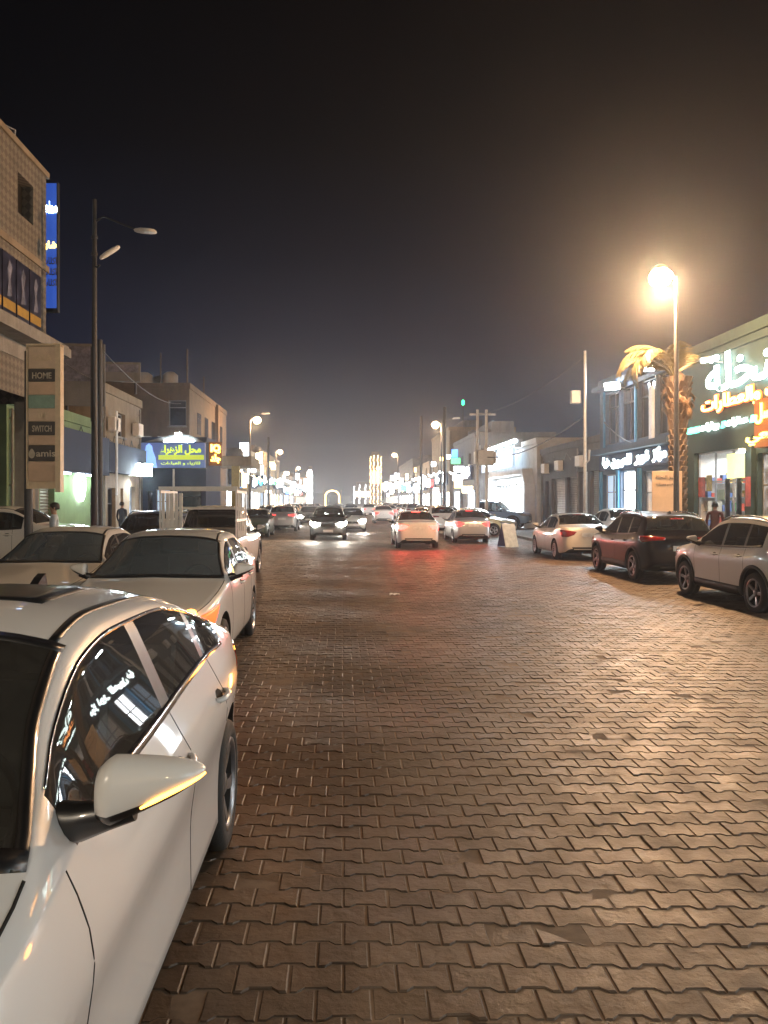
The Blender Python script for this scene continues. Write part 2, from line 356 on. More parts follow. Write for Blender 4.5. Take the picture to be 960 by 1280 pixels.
def submesh(res, want, name, slots, smooth=True, lift=0.):
    """the faces whose slot is in WANT, as a mesh of its own (normals kept from the whole shell)"""
    idx = {}; V = []; F = []; MI = []; NO = []
    for p in res.polygons:
        if p.material_index in want:
            f = []
            for li in p.loop_indices:
                vi = res.loops[li].vertex_index
                if vi not in idx: idx[vi] = len(V); V.append(res.vertices[vi].co[:])
                f.append(idx[vi]); NO.append(res.corner_normals[li].vector[:])
            F.append(f); MI.append(want[p.material_index])
    if not F: return None
    me = bpy.data.meshes.new(name); me.from_pydata(V, [], F)
    for s_ in slots: me.materials.append(s_)
    me.polygons.foreach_set('material_index', MI); me.polygons.foreach_set('use_smooth', [smooth] * len(F))
    me.normals_split_custom_set(NO); me.update()
    return me
class Proj:
    def __init__(s, res):
        s.t = BVHTree.FromPolygons([v.co[:] for v in res.vertices], [p.vertices[:] for p in res.polygons])
    def hit(s, p, d):
        d = Vector(d).normalized(); h = s.t.ray_cast(Vector(p) - d * 4, d)
        if h[0] is None: h = s.t.find_nearest(Vector(p))
        n = h[1]
        if n.dot(d) > 0: n = -n
        return h[0], n
    def patch(s, mb, top, bot, d, off=.004, nu=12, nv=4, m=0, skirt=.012, flip=False):
        """a thin moulded panel laid on the body between two polylines, projected along d"""
        def rs(pl):
            pl = [Vector(p) for p in pl]; l = [0]
            for a, b in zip(pl, pl[1:]): l.append(l[-1] + (b - a).length)
            out = []
            for i in range(nu + 1):
                t = l[-1] * i / nu; q = 0
                while q < len(pl) - 2 and l[q + 1] < t: q += 1
                out.append(pl[q].lerp(pl[q + 1], (t - l[q]) / max(1e-6, l[q + 1] - l[q])))
            return out
        T = rs(top); B = rs(bot); g = []; gi = []
        for j in range(nv + 1):
            for i in range(nu + 1):
                p, n = s.hit(T[i].lerp(B[i], j / nv), d); g.append(p + n * off); gi.append(p - n * skirt)
        w = nu + 1
        for sg in (1, -1):
            vs = [(sg * p.x, p.y, p.z) for p in g] + [(sg * p.x, p.y, p.z) for p in gi]; o = len(g)
            fs = [(j * w + i, j * w + i + 1, (j + 1) * w + i + 1, (j + 1) * w + i) for j in range(nv) for i in range(nu)]
            ring = [i for i in range(w)] + [j * w + nu for j in range(1, nv + 1)] + [nv * w + i for i in range(nu - 1, -1, -1)] + [j * w for j in range(nv - 1, 0, -1)]
            fs += [(ring[i], ring[(i + 1) % len(ring)], o + ring[(i + 1) % len(ring)], o + ring[i]) for i in range(len(ring))]
            mb.add(vs, fs, m, True)
            if not flip: break
    def gap(s, mb, pts, d, w=.006, off=.0012, m=0, nu=24):
        pts = [Vector(p) for p in pts]; t = []; b = []; d_ = Vector(d).normalized()
        for i, p in enumerate(pts):
            tg = (pts[min(i + 1, len(pts) - 1)] - pts[max(i - 1, 0)]).normalized(); q = tg.cross(d_).normalized() * w / 2
            t.append(p + q); b.append(p - q)
        s.patch(mb, t, b, d, off, nu, 1, m, .004)
def mirrored(mb):
    r = MB(); r.v = [(-x, y, z) for x, y, z in mb.v]; r.f = [f[::-1] for f in mb.f]; r.m = list(mb.m); r.sm = list(mb.sm); return r
WHEELS = {}
def wheel_meshes(rw, style):
    k = (rw, style)
    if k in WHEELS: return WHEELS[k]
    w = .105; rr = rw * .69; t = MB()
    t.lathe([(rr, -w * .85), (rr + .02, -w), (rw - .035, -w * .98), (rw - .012, -w * .88), (rw, -w * .6), (rw, -.02), (rw - .008, -.012), (rw - .008, .012), (rw, .02), (rw, w * .6), (rw - .012, w * .88), (rw - .035, w * .98), (rr + .02, w), (rr, w * .85)], 44, 'X')
    r = MB()
    r.lathe([(rr + .006, w * .9), (rr - .012, w * .93), (rr - .028, w * .72), (rr - .045, -.01), (rr - .06, -w * .6), (.02, -w * .62)], 40, 'X', m=1)
    r.lathe([(rr + .008, w * .86), (rr + .004, w * .97), (rr - .014, w * .95), (rr - .026, w * .75)], 40, 'X')
    ns = {'five': 5, 'twin': 10, 'cap': 14, 'turbine': 5}[style]
    for i in range(ns):
        a = 2 * math.pi * i / ns
        if style == 'twin': a += (.16 if i % 2 else -.16)
        wd0, wd1 = {'five': (.045, .055), 'twin': (.02, .022), 'cap': (.014, .028), 'turbine': (.035, .075)}[style]
        sk = .25 if style == 'turbine' else 0
        pts = []
        for q, (rad, hw) in enumerate([(.05, wd0), (rr * .55, (wd0 + wd1) / 2), (rr - .012, wd1)]):
            aa = a + sk * q * .5
            for sd in (-1, 1):
                for xx in (w * (.62 + .1 * q), w * (.35 + .1 * q)):
                    y = math.cos(aa) * rad - math.sin(aa) * sd * hw / 2; z = math.sin(aa) * rad + math.cos(aa) * sd * hw / 2
                    pts.append((xx, y, z))
        fs = []
        for q in range(2):
            o = q * 4; fs += [(o, o + 2, o + 6, o + 4), (o + 1, o + 5, o + 7, o + 3), (o, o + 4, o + 5, o + 1), (o + 2, o + 3, o + 7, o + 6)]
        r.add(pts, fs, 0)
    r.lathe([(.0, w * .78), (.04, w * .76), (.062, w * .66), (.066, w * .3)], 16, 'X')
    WHEELS[k] = (t.mesh('tyre', M['tyre']), r); return WHEELS[k]
TPL = {}
def template(key, det):
    """list of parts: (name, mesh, material keys, parent index, location)"""
    if (key, det) in TPL: return TPL[(key, det)]
    sp, res = car_mesh(key) if ('res', key) not in TPL else TPL[('res', key)]
    TPL[('res', key)] = (sp, res)
    L = sp['L']; W = sp['W']; P = Proj(res); out = []
    def add(name, me, mats, par=None, loc=(0, 0, 0)):
        if me is None: return None
        out.append((name, me, mats, par, loc)); return len(out) - 1
    Y = lambda s: s - L / 2
    D0 = M['under']; dummy = [D0]
    base = {0: 0, 1: 1, 2: 2}
    if det < 2: base.update({5: 0, 20: 0, 21: 0, 22: 0, 23: 0})
    elif det < 3: base.update({5: 0})
    add('body', submesh(res, base, 'body', [D0] * 3), ['paint', 'under', 'black'])
    if det == 3: add('bonnet', submesh(res, {5: 0}, 'bonnet', dummy), ['paint'])
    add('windscreen', submesh(res, {3: 0}, 'windscreen', dummy), ['wglass'])
    add('rear_window', submesh(res, {4: 0}, 'rear_window', dummy), ['glass'])
    doors = {}
    if det >= 2:
        for q in range(2):
            for sd in (0, 1): doors[(q, sd)] = add('door', submesh(res, {20 + q * 2 + sd: 0}, 'door', dummy), ['paint'])
    for q in range(len(sp['win'])):
        for sd in (0, 1): add('side_window', submesh(res, {10 + q * 2 + sd: 0}, 'side_window', dummy), ['glass'])
    # wheels
    for ax in (sp['af'], sp['ar']):
        for sd in (1, -1):
            add('wheel', ('W', sd), ['rim', 'under'], None, (sd * (W - .115), Y(ax), sp['rw'] - .012))
            add('tyre', ('T', sd), ['tyre'], len(out) - 1)
    X = Vector((1, 0, 0))
    zb_f = sp['_belt'](.3)
    # head lamps wrap round the front corners
    d = (-.75, 1, 0.)
    hz = sp['_belt'](.12)
    hl = MB(); P.patch(hl, [(.40 * W / .9, Y(.02), hz - .03), (.66, Y(.1), hz + .005), (W - .03, Y(.42), hz + .06), (W, Y(.56), hz + .075)],
                       [(.44 * W / .9, Y(.02), hz - .11), (.66, Y(.1), hz - .15), (W - .03, Y(.36), hz - .09), (W, Y(.50), hz + .03)], d, .006, 14, 5)
    add('headlight', hl.mesh('headlight', D0), ['head']); add('headlight', mirrored(hl).mesh('headlight', D0), ['head2'])
    # grille, lower intake, plates
    dy = (0, 1, 0); g = MB(); zg = hz - .1
    P.patch(g, [(-.40, Y(0), zg + .05), (.40, Y(0), zg + .05)], [(-.34, Y(0), zg - .10), (.34, Y(0), zg - .10)], dy, .004, 16, 3)
    P.patch(g, [(-.5, Y(.03), .36), (.5, Y(.03), .36)], [(-.42, Y(.03), .27), (.42, Y(.03), .27)], dy, .004, 16, 2)
    add('grille', g.mesh('grille', D0), ['black'])
    pl = MB(); p, n = P.hit((0, Y(0), .46), dy); pl.box(-.24, .24, p.y - .022, p.y - .004, .40, .52); add('number_plate', pl.mesh('number_plate', D0), ['plate'])
    dz = (0, -1, 0); zr = sp['_top'](L - .1) - .22
    pl = MB(); p, n = P.hit((0, Y(L), zr - .03), dz); pl.box(-.24, .24, p.y + .004, p.y + .022, zr - .09, zr + .03); add('number_plate', pl.mesh('number_plate', D0), ['plate'])
    # tail lamps
    d = (-.8, -1, 0.); tz = sp['_belt'](L - .25) - .03; tl = MB()
    if key == 'suv':
        P.patch(tl, [(.46, Y(L), tz - .03), (.7, Y(L - .05), tz), (W, Y(L - .30), tz + .01), (W, Y(L - .42), tz + .0)],
                [(.46, Y(L), tz - .09), (.7, Y(L - .05), tz - .10), (W, Y(L - .30), tz - .15), (W, Y(L - .40), tz - .05)], d, .007, 14, 4)
    elif key == 'pickup':
        P.patch(tl, [(W - .17, Y(L), tz - .05), (W, Y(L - .05), tz - .05)], [(W - .17, Y(L), tz - .40), (W, Y(L - .05), tz - .40)], d, .007, 8, 6)
    else:
        P.patch(tl, [(.42, Y(L), tz - .07), (.66, Y(L - .05), tz - .03), (W, Y(L - .26), tz - .02), (W, Y(L - .40), tz - .015)],
                [(.50, Y(L), tz - .17), (.66, Y(L - .05), tz - .24), (W, Y(L - .22), tz - .24), (W, Y(L - .34), tz - .07)], d, .007, 14, 5)
    add('tail_light', tl.mesh('tail_light', D0), ['tail']); add('tail_light', mirrored(tl).mesh('tail_light', D0), ['tail'])
    # rear bumper insert and boot line
    g = MB(); P.patch(g, [(-.55, Y(L), .44), (.55, Y(L), .44)], [(-.5, Y(L), .33), (.5, Y(L), .33)], dz, .004, 14, 2)
    add('bumper_insert', g.mesh('bumper_insert', D0), ['plastic'])
    if key in ('sedan', 'fastback', 'suv'):
        hb = MB(); sz = {'sedan': (3.09, 1.43), 'fastback': (3.42, 1.35), 'suv': (3.93, 1.53)}[key]
        P.patch(hb, [(-.16, Y(sz[0] + .06), sz[1]), (.16, Y(sz[0] + .06), sz[1])], [(-.16, Y(sz[0] + .10), sz[1] - .02), (.16, Y(sz[0] + .10), sz[1] - .02)], (0, -.6, -1), .008, 6, 1)
        add('brake_lamp', hb.mesh('brake_lamp', D0), ['brake'])
    # mirrors
    xm, ym = sp['_wm'](sp['win'][0][0]) * (.94 if key == 'fastback' else .97), Y(sp['win'][0][0] + .13); zm = sp['_belt'](sp['win'][0][0]) + (.058 if key == 'fastback' else .035); ml = .255 if key == 'fastback' else .215
    def egg(sgn):
        """door mirror: squarish inner end, flat top, underside sweeping up to the outer tip, dark lower shell"""
        b = MB(); nr, ns = 22, 24; vs = []
        for i in range(nr + 1):
            t = i / nr; u = 1 - (1 - t)**1.6 if t > .5 else t * (1 - .5**1.6) / .5
            e = min(1., max(0.02, 1 - max(0, (u - .62) / .38)**2.8)) ; s_ = min(1., .74 + u * 2.4)
            top = .086 * s_ - .030 * u**1.6; bot = -.084 * s_ + .100 * u**1.15
            zc = (top + bot) / 2; hh = (top - bot) / 2 * math.sqrt(e) + .002; dd = (.088 - .030 * u) * math.sqrt(e) * s_ + .002
            for j in range(ns):
                a = 2 * math.pi * j / ns; ca, sa = math.cos(a), math.sin(a)
                f = (abs(ca)**2.6 + abs(sa)**2.6)**(-1 / 2.6)
                y = ca * f * dd; y = y if y < 0 else y * .55
                vs.append((xm + .035 + ml * u, ym + .055 * u + y, zm + .075 + zc + sa * f * hh))
        fs = [(i * ns + j, i * ns + (j + 1) % ns, (i + 1) * ns + (j + 1) % ns, (i + 1) * ns + j) for i in range(nr) for j in range(ns)]
        fs += [tuple(range(ns))[::-1], tuple(nr * ns + j for j in range(ns))]
        b.add(vs, fs, 0, True)
        for q in range(len(fs)):
            if q < nr * ns:
                a = 2 * math.pi * ((q % ns) + .5) / ns
                if math.sin(a) < -.55 and q // ns < nr * .8: b.m[q] = 1
        b2 = MB(); b2.tube([(xm - .07, ym + .01, zm - .005), (xm - .02, ym - .0, zm + .0), (xm + .05, ym - .008, zm + .018), (xm + .12, ym - .008, zm + .032)], [.052, .048, .036, .026], 12)
        b.add(b2.v, b2.f, 1, True)
        return mirrored(b) if sgn < 0 else b
    for sgn in (1, -1):
        b = egg(sgn); im = add('wing_mirror', b.mesh('wing_mirror', [D0, D0]), ['paint', 'black'])
        if det == 3 and sgn == 1:
            t = BVHTree.FromPolygons(b.v, b.f); s_ = MB(); pts = []
            for i in range(17):
                u = .42 + .575 * i / 16; x = xm + .035 + ml * u
                top = .086 - .030 * u**1.6; bot = -.084 + .100 * u**1.15
                h = t.ray_cast(Vector((x, ym - 1, zm + .075 + bot + (top - bot) * (.16 + .2 * i / 16))), Vector((0, 1, 0)))
                if h[0] is None: h = t.find_nearest(Vector((x, ym, zm + .075 + (top + bot) / 2)))
                pts.append(h[0] + Vector((.001, -.002, 0)))
            s_.tube(pts, [.003 + .0032 * min(1, (16 - i) / 6, i / 4 + .1) for i in range(17)], 6); add('indicator_lamp', s_.mesh('indicator_lamp', D0), ['amber'], im)
    # interior
    if det >= 1:
        s0 = sp['ws'][0]; zk = sp['_belt'](s0)
        db = MB(); db.prism([(Y(s0 - .12), zk - .30), (Y(s0 - .05), zk - .05), (Y(s0 + .30), zk - .0), (Y(s0 + .52), zk - .06), (Y(s0 + .55), zk - .38)], -W + .17, W - .17, 'X')
        add('dashboard', db.mesh('dashboard', D0), ['dash'])
        fl = MB(); fl.box(-W + .16, W - .16, Y(s0 - .1), Y(min(sp['rwn'][1], 3.9) - .2), .30, .36); add('cabin_floor', fl.mesh('cabin_floor', D0), ['dash'])
        rowz = [(s0 + 1.12, -.37), (s0 + 1.12, .37)]
        for ss, xx in rowz:
            sb = MB(); zs = zk - .43
            sb.bbox(xx - .25, xx + .25, Y(ss - .45), Y(ss + .12), zs, zs + .14, .05)
            sb.prism([(Y(ss), zs + .08), (Y(ss + .14), zs + .06), (Y(ss + .32), zs + .62), (Y(ss + .22), zs + .64)], xx - .23, xx + .23, 'X')
            sb.bbox(xx - .13, xx + .13, Y(ss + .22), Y(ss + .31), zs + .66, zs + .84, .035)
            add('seat', sb.mesh('seat', D0), ['seat'])
        ss = s0 + 2.0; zs = zk - .43; sb = MB()
        sb.bbox(-W + .22, W - .22, Y(ss - .45), Y(ss + .1), zs, zs + .14, .05); sb.prism([(Y(ss), zs + .08), (Y(ss + .14), zs + .06), (Y(ss + .30), zs + .60), (Y(ss + .20), zs + .62)], -W + .24, W - .24, 'X')
        add('seat', sb.mesh('seat', D0), ['seat'])
        stw = MB(); cy, cz = Y(s0 + .66), zk - .02
        ring = []
        for i in range(25):
            a = 2 * math.pi * i / 24; ring.append((.37 + .185 * math.cos(a), cy + .07 * math.sin(a), cz + .17 * math.sin(a)))
        stw.tube(ring, .016, 8); stw.cyl((.37, cy, cz), (.37, cy - .12, cz - .04), .05, .03); stw.box(.20, .54, cy - .012, cy + .012, cz - .03, cz + .02)
        add('steering_wheel', stw.mesh('steering_wheel', D0), ['dash'])
    if det == 3:
        sr = MB(); zz = 2.5
        P.patch(sr, [(-.40, Y(2.28), zz), (.40, Y(2.28), zz)], [(-.38, Y(2.95), zz), (.38, Y(2.95), zz)], (0, 0, -1), .003, 12, 6, 0, .003)
        add('dark_roof_panel', sr.mesh('dark_roof_panel', D0), ['black'])  # black panel laid over the middle of the roof
    # handles, gaps, trim
    if det >= 2:
        gp = MB(); hn = []
        ysd = [(q, a, b) for q, (a, b) in enumerate(sp['doors'])]
        zl = lambda s, v: (lambda zz: zz)(pchip(list(enumerate(section(sp, s)[1])))(v))
        for q, a, b in ysd:
            for s_ in ((a, b) if q == 0 else (b,)):
                P.gap(gp, [(1, Y(s_) + sp['_bow'](s_) * .95 + (.0), zl(s_, v)) for v in np.linspace(2.0, 5.0, 12)], (-1, 0, 0), .007)
            P.gap(gp, [(1, Y(a + (b - a) * t) + sp['_bow'](a + (b - a) * t), zl(a + (b - a) * t, 1.98)) for t in np.linspace(0, 1, 10)], (-1, 0, 0), .007)
            for sd in (1, -1):
                hb = MB(); sc = b - .16; z = zl(sc, 4.35); p, n = P.hit((1, Y(sc), z), (-1, 0, 0))
                hb.tube([(p.x - .005, p.y - .112, z), (p.x + .022, p.y - .098, z), (p.x + .034, p.y - .05, z), (p.x + .036, p.y, z), (p.x + .034, p.y + .05, z), (p.x + .022, p.y + .098, z), (p.x - .005, p.y + .112, z)], [.010, .014, .0155, .016, .0155, .014, .010], 10)
                pt = MB(); P.patch(pt, [(1, p.y - .085, z + .012), (1, p.y - .05, z + .030), (1, p.y + .01, z + .030), (1, p.y + .045, z + .012)], [(1, p.y - .085, z - .012), (1, p.y - .05, z - .030), (1, p.y + .01, z - .030), (1, p.y + .045, z - .012)], (-1, 0, 0), .0015, 6, 2, 1, .002)
                hb.add(pt.v, pt.f, 1)
                if sd < 0: hb = mirrored(hb)
                add('door_handle', hb.mesh('door_handle', [D0, D0]), ['paint', 'under'], doors.get((q, 0 if sd > 0 else 1)))
        # bonnet edge line
        P.gap(gp, [((section(sp, s_)[0][7]) * 1.0, Y(s_) + sp['_bow'](s_) * .8, 2) for s_ in np.linspace(sp['hood'][0], sp['hood'][1] + .02, 12)], (0, 0, -1), .007)
        # boot line
        if key != 'suv':
            P.gap(gp, [(section(sp, s_)[0][7] * .98, Y(s_) + sp['_bow'](s_) * .8, 2) for s_ in np.linspace(sp['rwn'][1] + .04, L - .12, 8)], (0, 0, -1), .006)
        # fuel flap not seen; roof ditch lines
        g2 = mirrored(gp)
        add('panel_seams', gp.mesh('panel_seams', D0), ['under']); add('panel_seams', g2.mesh('panel_seams', D0), ['under'])
        rd = MB()
        a0, b0 = sp['ws'][1] - .02, min(sp['rwn'][0] + .02, 3.9)
        P.gap(rd, [(section(sp, s_)[0][7] * .93, Y(s_) + sp['_bow'](s_) * .6, 2.5) for s_ in np.linspace(a0, b0, 16)], (0, 0, -1), .028, .002)
        g2 = mirrored(rd)
        add('roof_trim', rd.mesh('roof_trim', D0), ['black']); add('roof_trim', g2.mesh('roof_trim', D0), ['black'])
        # black band round the windscreen
        fr = MB(); a, b = sp['ws']
        def edge(s_, v):
            xs, zs = section(sp, s_); x = pchip(list(enumerate(xs)))(v); z = pchip(list(enumerate(zs)))(v)
            return (x, Y(s_) + sp['_bow'](s_) * (x / W)**2, z)
        for lo, hi in ((7.0, 7.22),):
            t_ = [edge(s_, lo) for s_ in np.linspace(a, b, 14)]; b_ = [edge(s_, hi) for s_ in np.linspace(a, b, 14)]
            P.patch(fr, t_, b_, (0, .6, -1), .003, 16, 1, 0, .002)
        g2 = mirrored(fr); fr.add(g2.v, g2.f, 0)
        for (sa, sb2) in ((b - .055, b - .0), (a, a + .07)):
            t_ = [edge(sa, v)for v in np.linspace(7, 9, 8)]; b_ = [edge(sb2, v) for v in np.linspace(7, 9, 8)]
            t_ += [(-x, y, z) for x, y, z in t_[-2::-1]]; b_ += [(-x, y, z) for x, y, z in b_[-2::-1]]
            P.patch(fr, t_, b_, (0, .6, -1), .003, 24, 1, 0, .002)
        add('windscreen_border', fr.mesh('windscreen_border', D0), ['black'])
        ch = MB()
        wl = np.linspace(sp['win'][0][0] + .02, sp['win'][-1][1] - .02, 24)
        P.patch(ch, [edge(s_, 5.10) for s_ in wl], [edge(s_, 5.0) for s_ in wl], (-1, 0, 0), .006, 30, 1, 0, .004)
        if det == 3: P.patch(ch, [edge(s_, 6.12) for s_ in wl], [edge(s_, 5.98) for s_ in wl], (-1, 0, -.2), .005, 30, 1, 0, .004)
        g2 = mirrored(ch)
        add('window_trim', ch.mesh('window_trim', D0), ['trim']); add('window_trim', g2.mesh('window_trim', D0), ['trim'])
    if sp.get('clad') and det >= 1:
        cl = MB()
        for ax in (sp['af'], sp['ar']):
            ring = []; 
            for i in range(25):
                a = -.25 + (math.pi + .5) * i / 24; y = Y(ax) + math.cos(a) * (sp['ra'] + .018); z = sp['rw'] + .01 + math.sin(a) * (sp['ra'] + .018)
                p, n = P.hit((1, y, max(z, .24)), (-1, 0, 0)); ring.append((p.x - .004, y, max(z, .24)))
            cl.tube(ring, .032, 8)
        P.patch(cl, [(1, Y(sp['af'] + sp['ra'] + .03), .40), (1, Y(sp['ar'] - sp['ra'] - .03), .40)], [(1, Y(sp['af'] + sp['ra'] + .03), .24), (1, Y(sp['ar'] - sp['ra'] - .03), .24)], (-1, 0, 0), .012, 14, 2)
        g2 = mirrored(cl)
        add('wheel_arch_cladding', cl.mesh('wheel_arch_cladding', D0), ['plastic']); add('wheel_arch_cladding', g2.mesh('wheel_arch_cladding', D0), ['plastic'])
    if sp.get('rails') and det >= 1:
        for sd in (1, -1):
            rl = MB(); pts = []
            for s_ in np.linspace(2.0, 3.7, 12):
                xs, zs = section(sp, s_); pts.append((sd * xs[7] * .97, Y(s_), zs[7] + .012 + .045 * min(1, 4 * min((s_ - 2.0), (3.7 - s_)))))
            rl.tube(pts, .018, 6); add('roof_rail', rl.mesh('roof_rail', D0), ['rail'])
    if key in ('fastback', 'suv') and det >= 1:
        an = MB(); s_ = 3.28 if key == 'fastback' else 3.55; z = sp['_top'](s_)
        an.prism([(Y(s_ - .09), z - .005), (Y(s_ + .01), z + .045), (Y(s_ + .06), z + .06), (Y(s_ + .085), z - .01)], -.02, .02, 'X')
        add('roof_aerial', an.mesh('roof_aerial', D0), ['black'])
    TPL[(key, det)] = out
    return out
def car(name, key, det, label, loc, rz, col, cat='car', group=None, rim='alloy', style='twin', over=None):
    sp_t = template(key, det); sp = SPEC[key]
    root = thing(name, label, cat, loc, rz, group); objs = []
    mp = dict(paint=col, head='head_off', head2='head_off', tail='tail_off', brake='tail_off', amber='amber_on', rim=rim, wglass='glass', trim='black', rail='black')
    mp.update(over or {})
    tm, rmb = wheel_meshes(sp['rw'], style); rk = ('rim', sp['rw'], style)
    if rk not in TPL: TPL[rk] = rmb.mesh('wheel', [M['alloy'], M['under']])
    for nm, me, mats, par, l in sp_t:
        flip = False
        if isinstance(me, tuple):
            flip = me[1] < 0; me = TPL[rk] if me[0] == 'W' else tm; 
            if nm == 'tyre': flip = False
        o = link(nm, me, objs[par] if par is not None else root, l)
        if flip: o.rotation_euler = (0, 0, math.pi)
        if nm == 'wheel': o.rotation_euler.x = random.uniform(0, 1.2)
        for i, k in enumerate(mats):
            mt = M[mp.get(k, k)]
            if i < len(o.material_slots):
                o.material_slots[i].link = 'OBJECT'; o.material_slots[i].material = mt
        objs.append(o)
    return root
# ------------------------------------------------------------------ ground
def rolling(x, y):  # the worn, slightly sunken paving
    return .012 * np.sin(x * .9 + .7 * np.sin(y * .35)) * np.sin(y * .8 + 1.2) + .017 * np.sin(y * 2.1 + x * .55 + 1.) * np.exp(-((x + 0.0) / 1.7)**2) + .008 * np.sin(x * .37 - y * .22)
def paving_mat():
    m, nt, b = _nt('worn_interlocking_pavers'); L = nt.links.new
    at = N(nt, 'ShaderNodeAttribute', attribute_name='tone'); tc = N(nt, 'ShaderNodeTexCoord')
    n1 = N(nt, 'ShaderNodeTexNoise', i_Scale=.55, i_Detail=5., i_Roughness=.6); L(tc.outputs['Object'], n1.inputs['Vector'])
    n2 = N(nt, 'ShaderNodeTexNoise', i_Scale=38., i_Detail=6., i_Roughness=.7); L(tc.outputs['Object'], n2.inputs['Vector'])
    n4 = N(nt, 'ShaderNodeTexNoise', i_Scale=3.2, i_Detail=6., i_Roughness=.7); L(tc.outputs['Object'], n4.inputs['Vector'])
    cr = N(nt, 'ShaderNodeValToRGB'); e = cr.color_ramp.elements
    e[0].position = .0; e[0].color = (.044, .029, .018, 1); e[1].position = 1.; e[1].color = (.180, .122, .078, 1)
    x = e.new(.45); x.color = (.104, .068, .042, 1)
    a1 = N(nt, 'ShaderNodeMath', operation='MULTIPLY_ADD'); a1.inputs[1].default_value = .34; L(at.outputs['Fac'], a1.inputs[0])
    a2 = N(nt, 'ShaderNodeMath', operation='MULTIPLY_ADD'); a2.inputs[1].default_value = .42; L(n4.outputs['Fac'], a2.inputs[0]); L(a2.outputs[0], a1.inputs[2])
    a3 = N(nt, 'ShaderNodeMath', operation='MULTIPLY_ADD'); a3.inputs[1].default_value = .42; a3.inputs[2].default_value = -.16; L(n2.outputs['Fac'], a3.inputs[0]); L(a3.outputs[0], a2.inputs[2])
    L(a1.outputs[0], cr.inputs[0])
    st = N(nt, 'ShaderNodeMapRange'); st.inputs[1].default_value = .35; st.inputs[2].default_value = .62; st.inputs[3].default_value = .50; st.inputs[4].default_value = 1.18
    L(n1.outputs['Fac'], st.inputs[0])
    mx = N(nt, 'ShaderNodeMix', data_type='RGBA', blend_type='MULTIPLY'); mx.inputs[0].default_value = 1; L(cr.outputs[0], mx.inputs[6]); L(st.outputs[0], mx.inputs[7])
    mp = N(nt, 'ShaderNodeMapping'); mp.inputs['Scale'].default_value = (1.1, .045, 1); L(tc.outputs['Object'], mp.inputs[0])   # tyre-polished lanes along the road
    n6 = N(nt, 'ShaderNodeTexNoise', i_Scale=1., i_Detail=3.); L(mp.outputs[0], n6.inputs['Vector'])
    s6 = N(nt, 'ShaderNodeMapRange'); s6.inputs[1].default_value = .35; s6.inputs[2].default_value = .65; s6.inputs[3].default_value = .70; s6.inputs[4].default_value = 1.12; L(n6.outputs['Fac'], s6.inputs[0])
    n7 = N(nt, 'ShaderNodeTexNoise', i_Scale=1.7, i_Detail=7., i_Roughness=.75); L(tc.outputs['Object'], n7.inputs['Vector'])              # oil drips and dirt
    s7 = N(nt, 'ShaderNodeMapRange'); s7.inputs[1].default_value = .60; s7.inputs[2].default_value = .70; s7.inputs[3].default_value = 1.; s7.inputs[4].default_value = .62; L(n7.outputs['Fac'], s7.inputs[0])
    m8 = N(nt, 'ShaderNodeMath', operation='MULTIPLY'); L(s6.outputs[0], m8.inputs[0]); L(s7.outputs[0], m8.inputs[1])
    m9 = N(nt, 'ShaderNodeMix', data_type='RGBA', blend_type='MULTIPLY'); m9.inputs[0].default_value = 1; L(mx.outputs[2], m9.inputs[6]); L(m8.outputs[0], m9.inputs[7])
    L(m9.outputs[2], b.inputs['Base Color'])
    rr = N(nt, 'ShaderNodeMapRange'); rr.inputs[1].default_value = .3; rr.inputs[2].default_value = .7; rr.inputs[3].default_value = .40; rr.inputs[4].default_value = .68
    L(n4.outputs['Fac'], rr.inputs[0]); L(rr.outputs[0], b.inputs['Roughness'])
    b.inputs['Specular IOR Level'].default_value = .5
    bp = N(nt, 'ShaderNodeBump'); bp.inputs['Strength'].default_value = .5; bp.inputs['Distance'].default_value = .006
    L(n2.outputs['Fac'], bp.inputs['Height'])
    b2 = N(nt, 'ShaderNodeBump'); b2.inputs['Strength'].default_value = .6; b2.inputs['Distance'].default_value = .01
    n5 = N(nt, 'ShaderNodeTexNoise', i_Scale=14., i_Detail=4.); L(tc.outputs['Object'], n5.inputs['Vector']); L(n5.outputs['Fac'], b2.inputs['Height']); L(bp.outputs[0], b2.inputs['Normal'])
    L(b2.outputs[0], b.inputs['Normal'])
    return m
M['paver'] = paving_mat()
M['joint'] = mat('sandy_joint', (.17, .12, .08), .9, var=.4, scale=9)
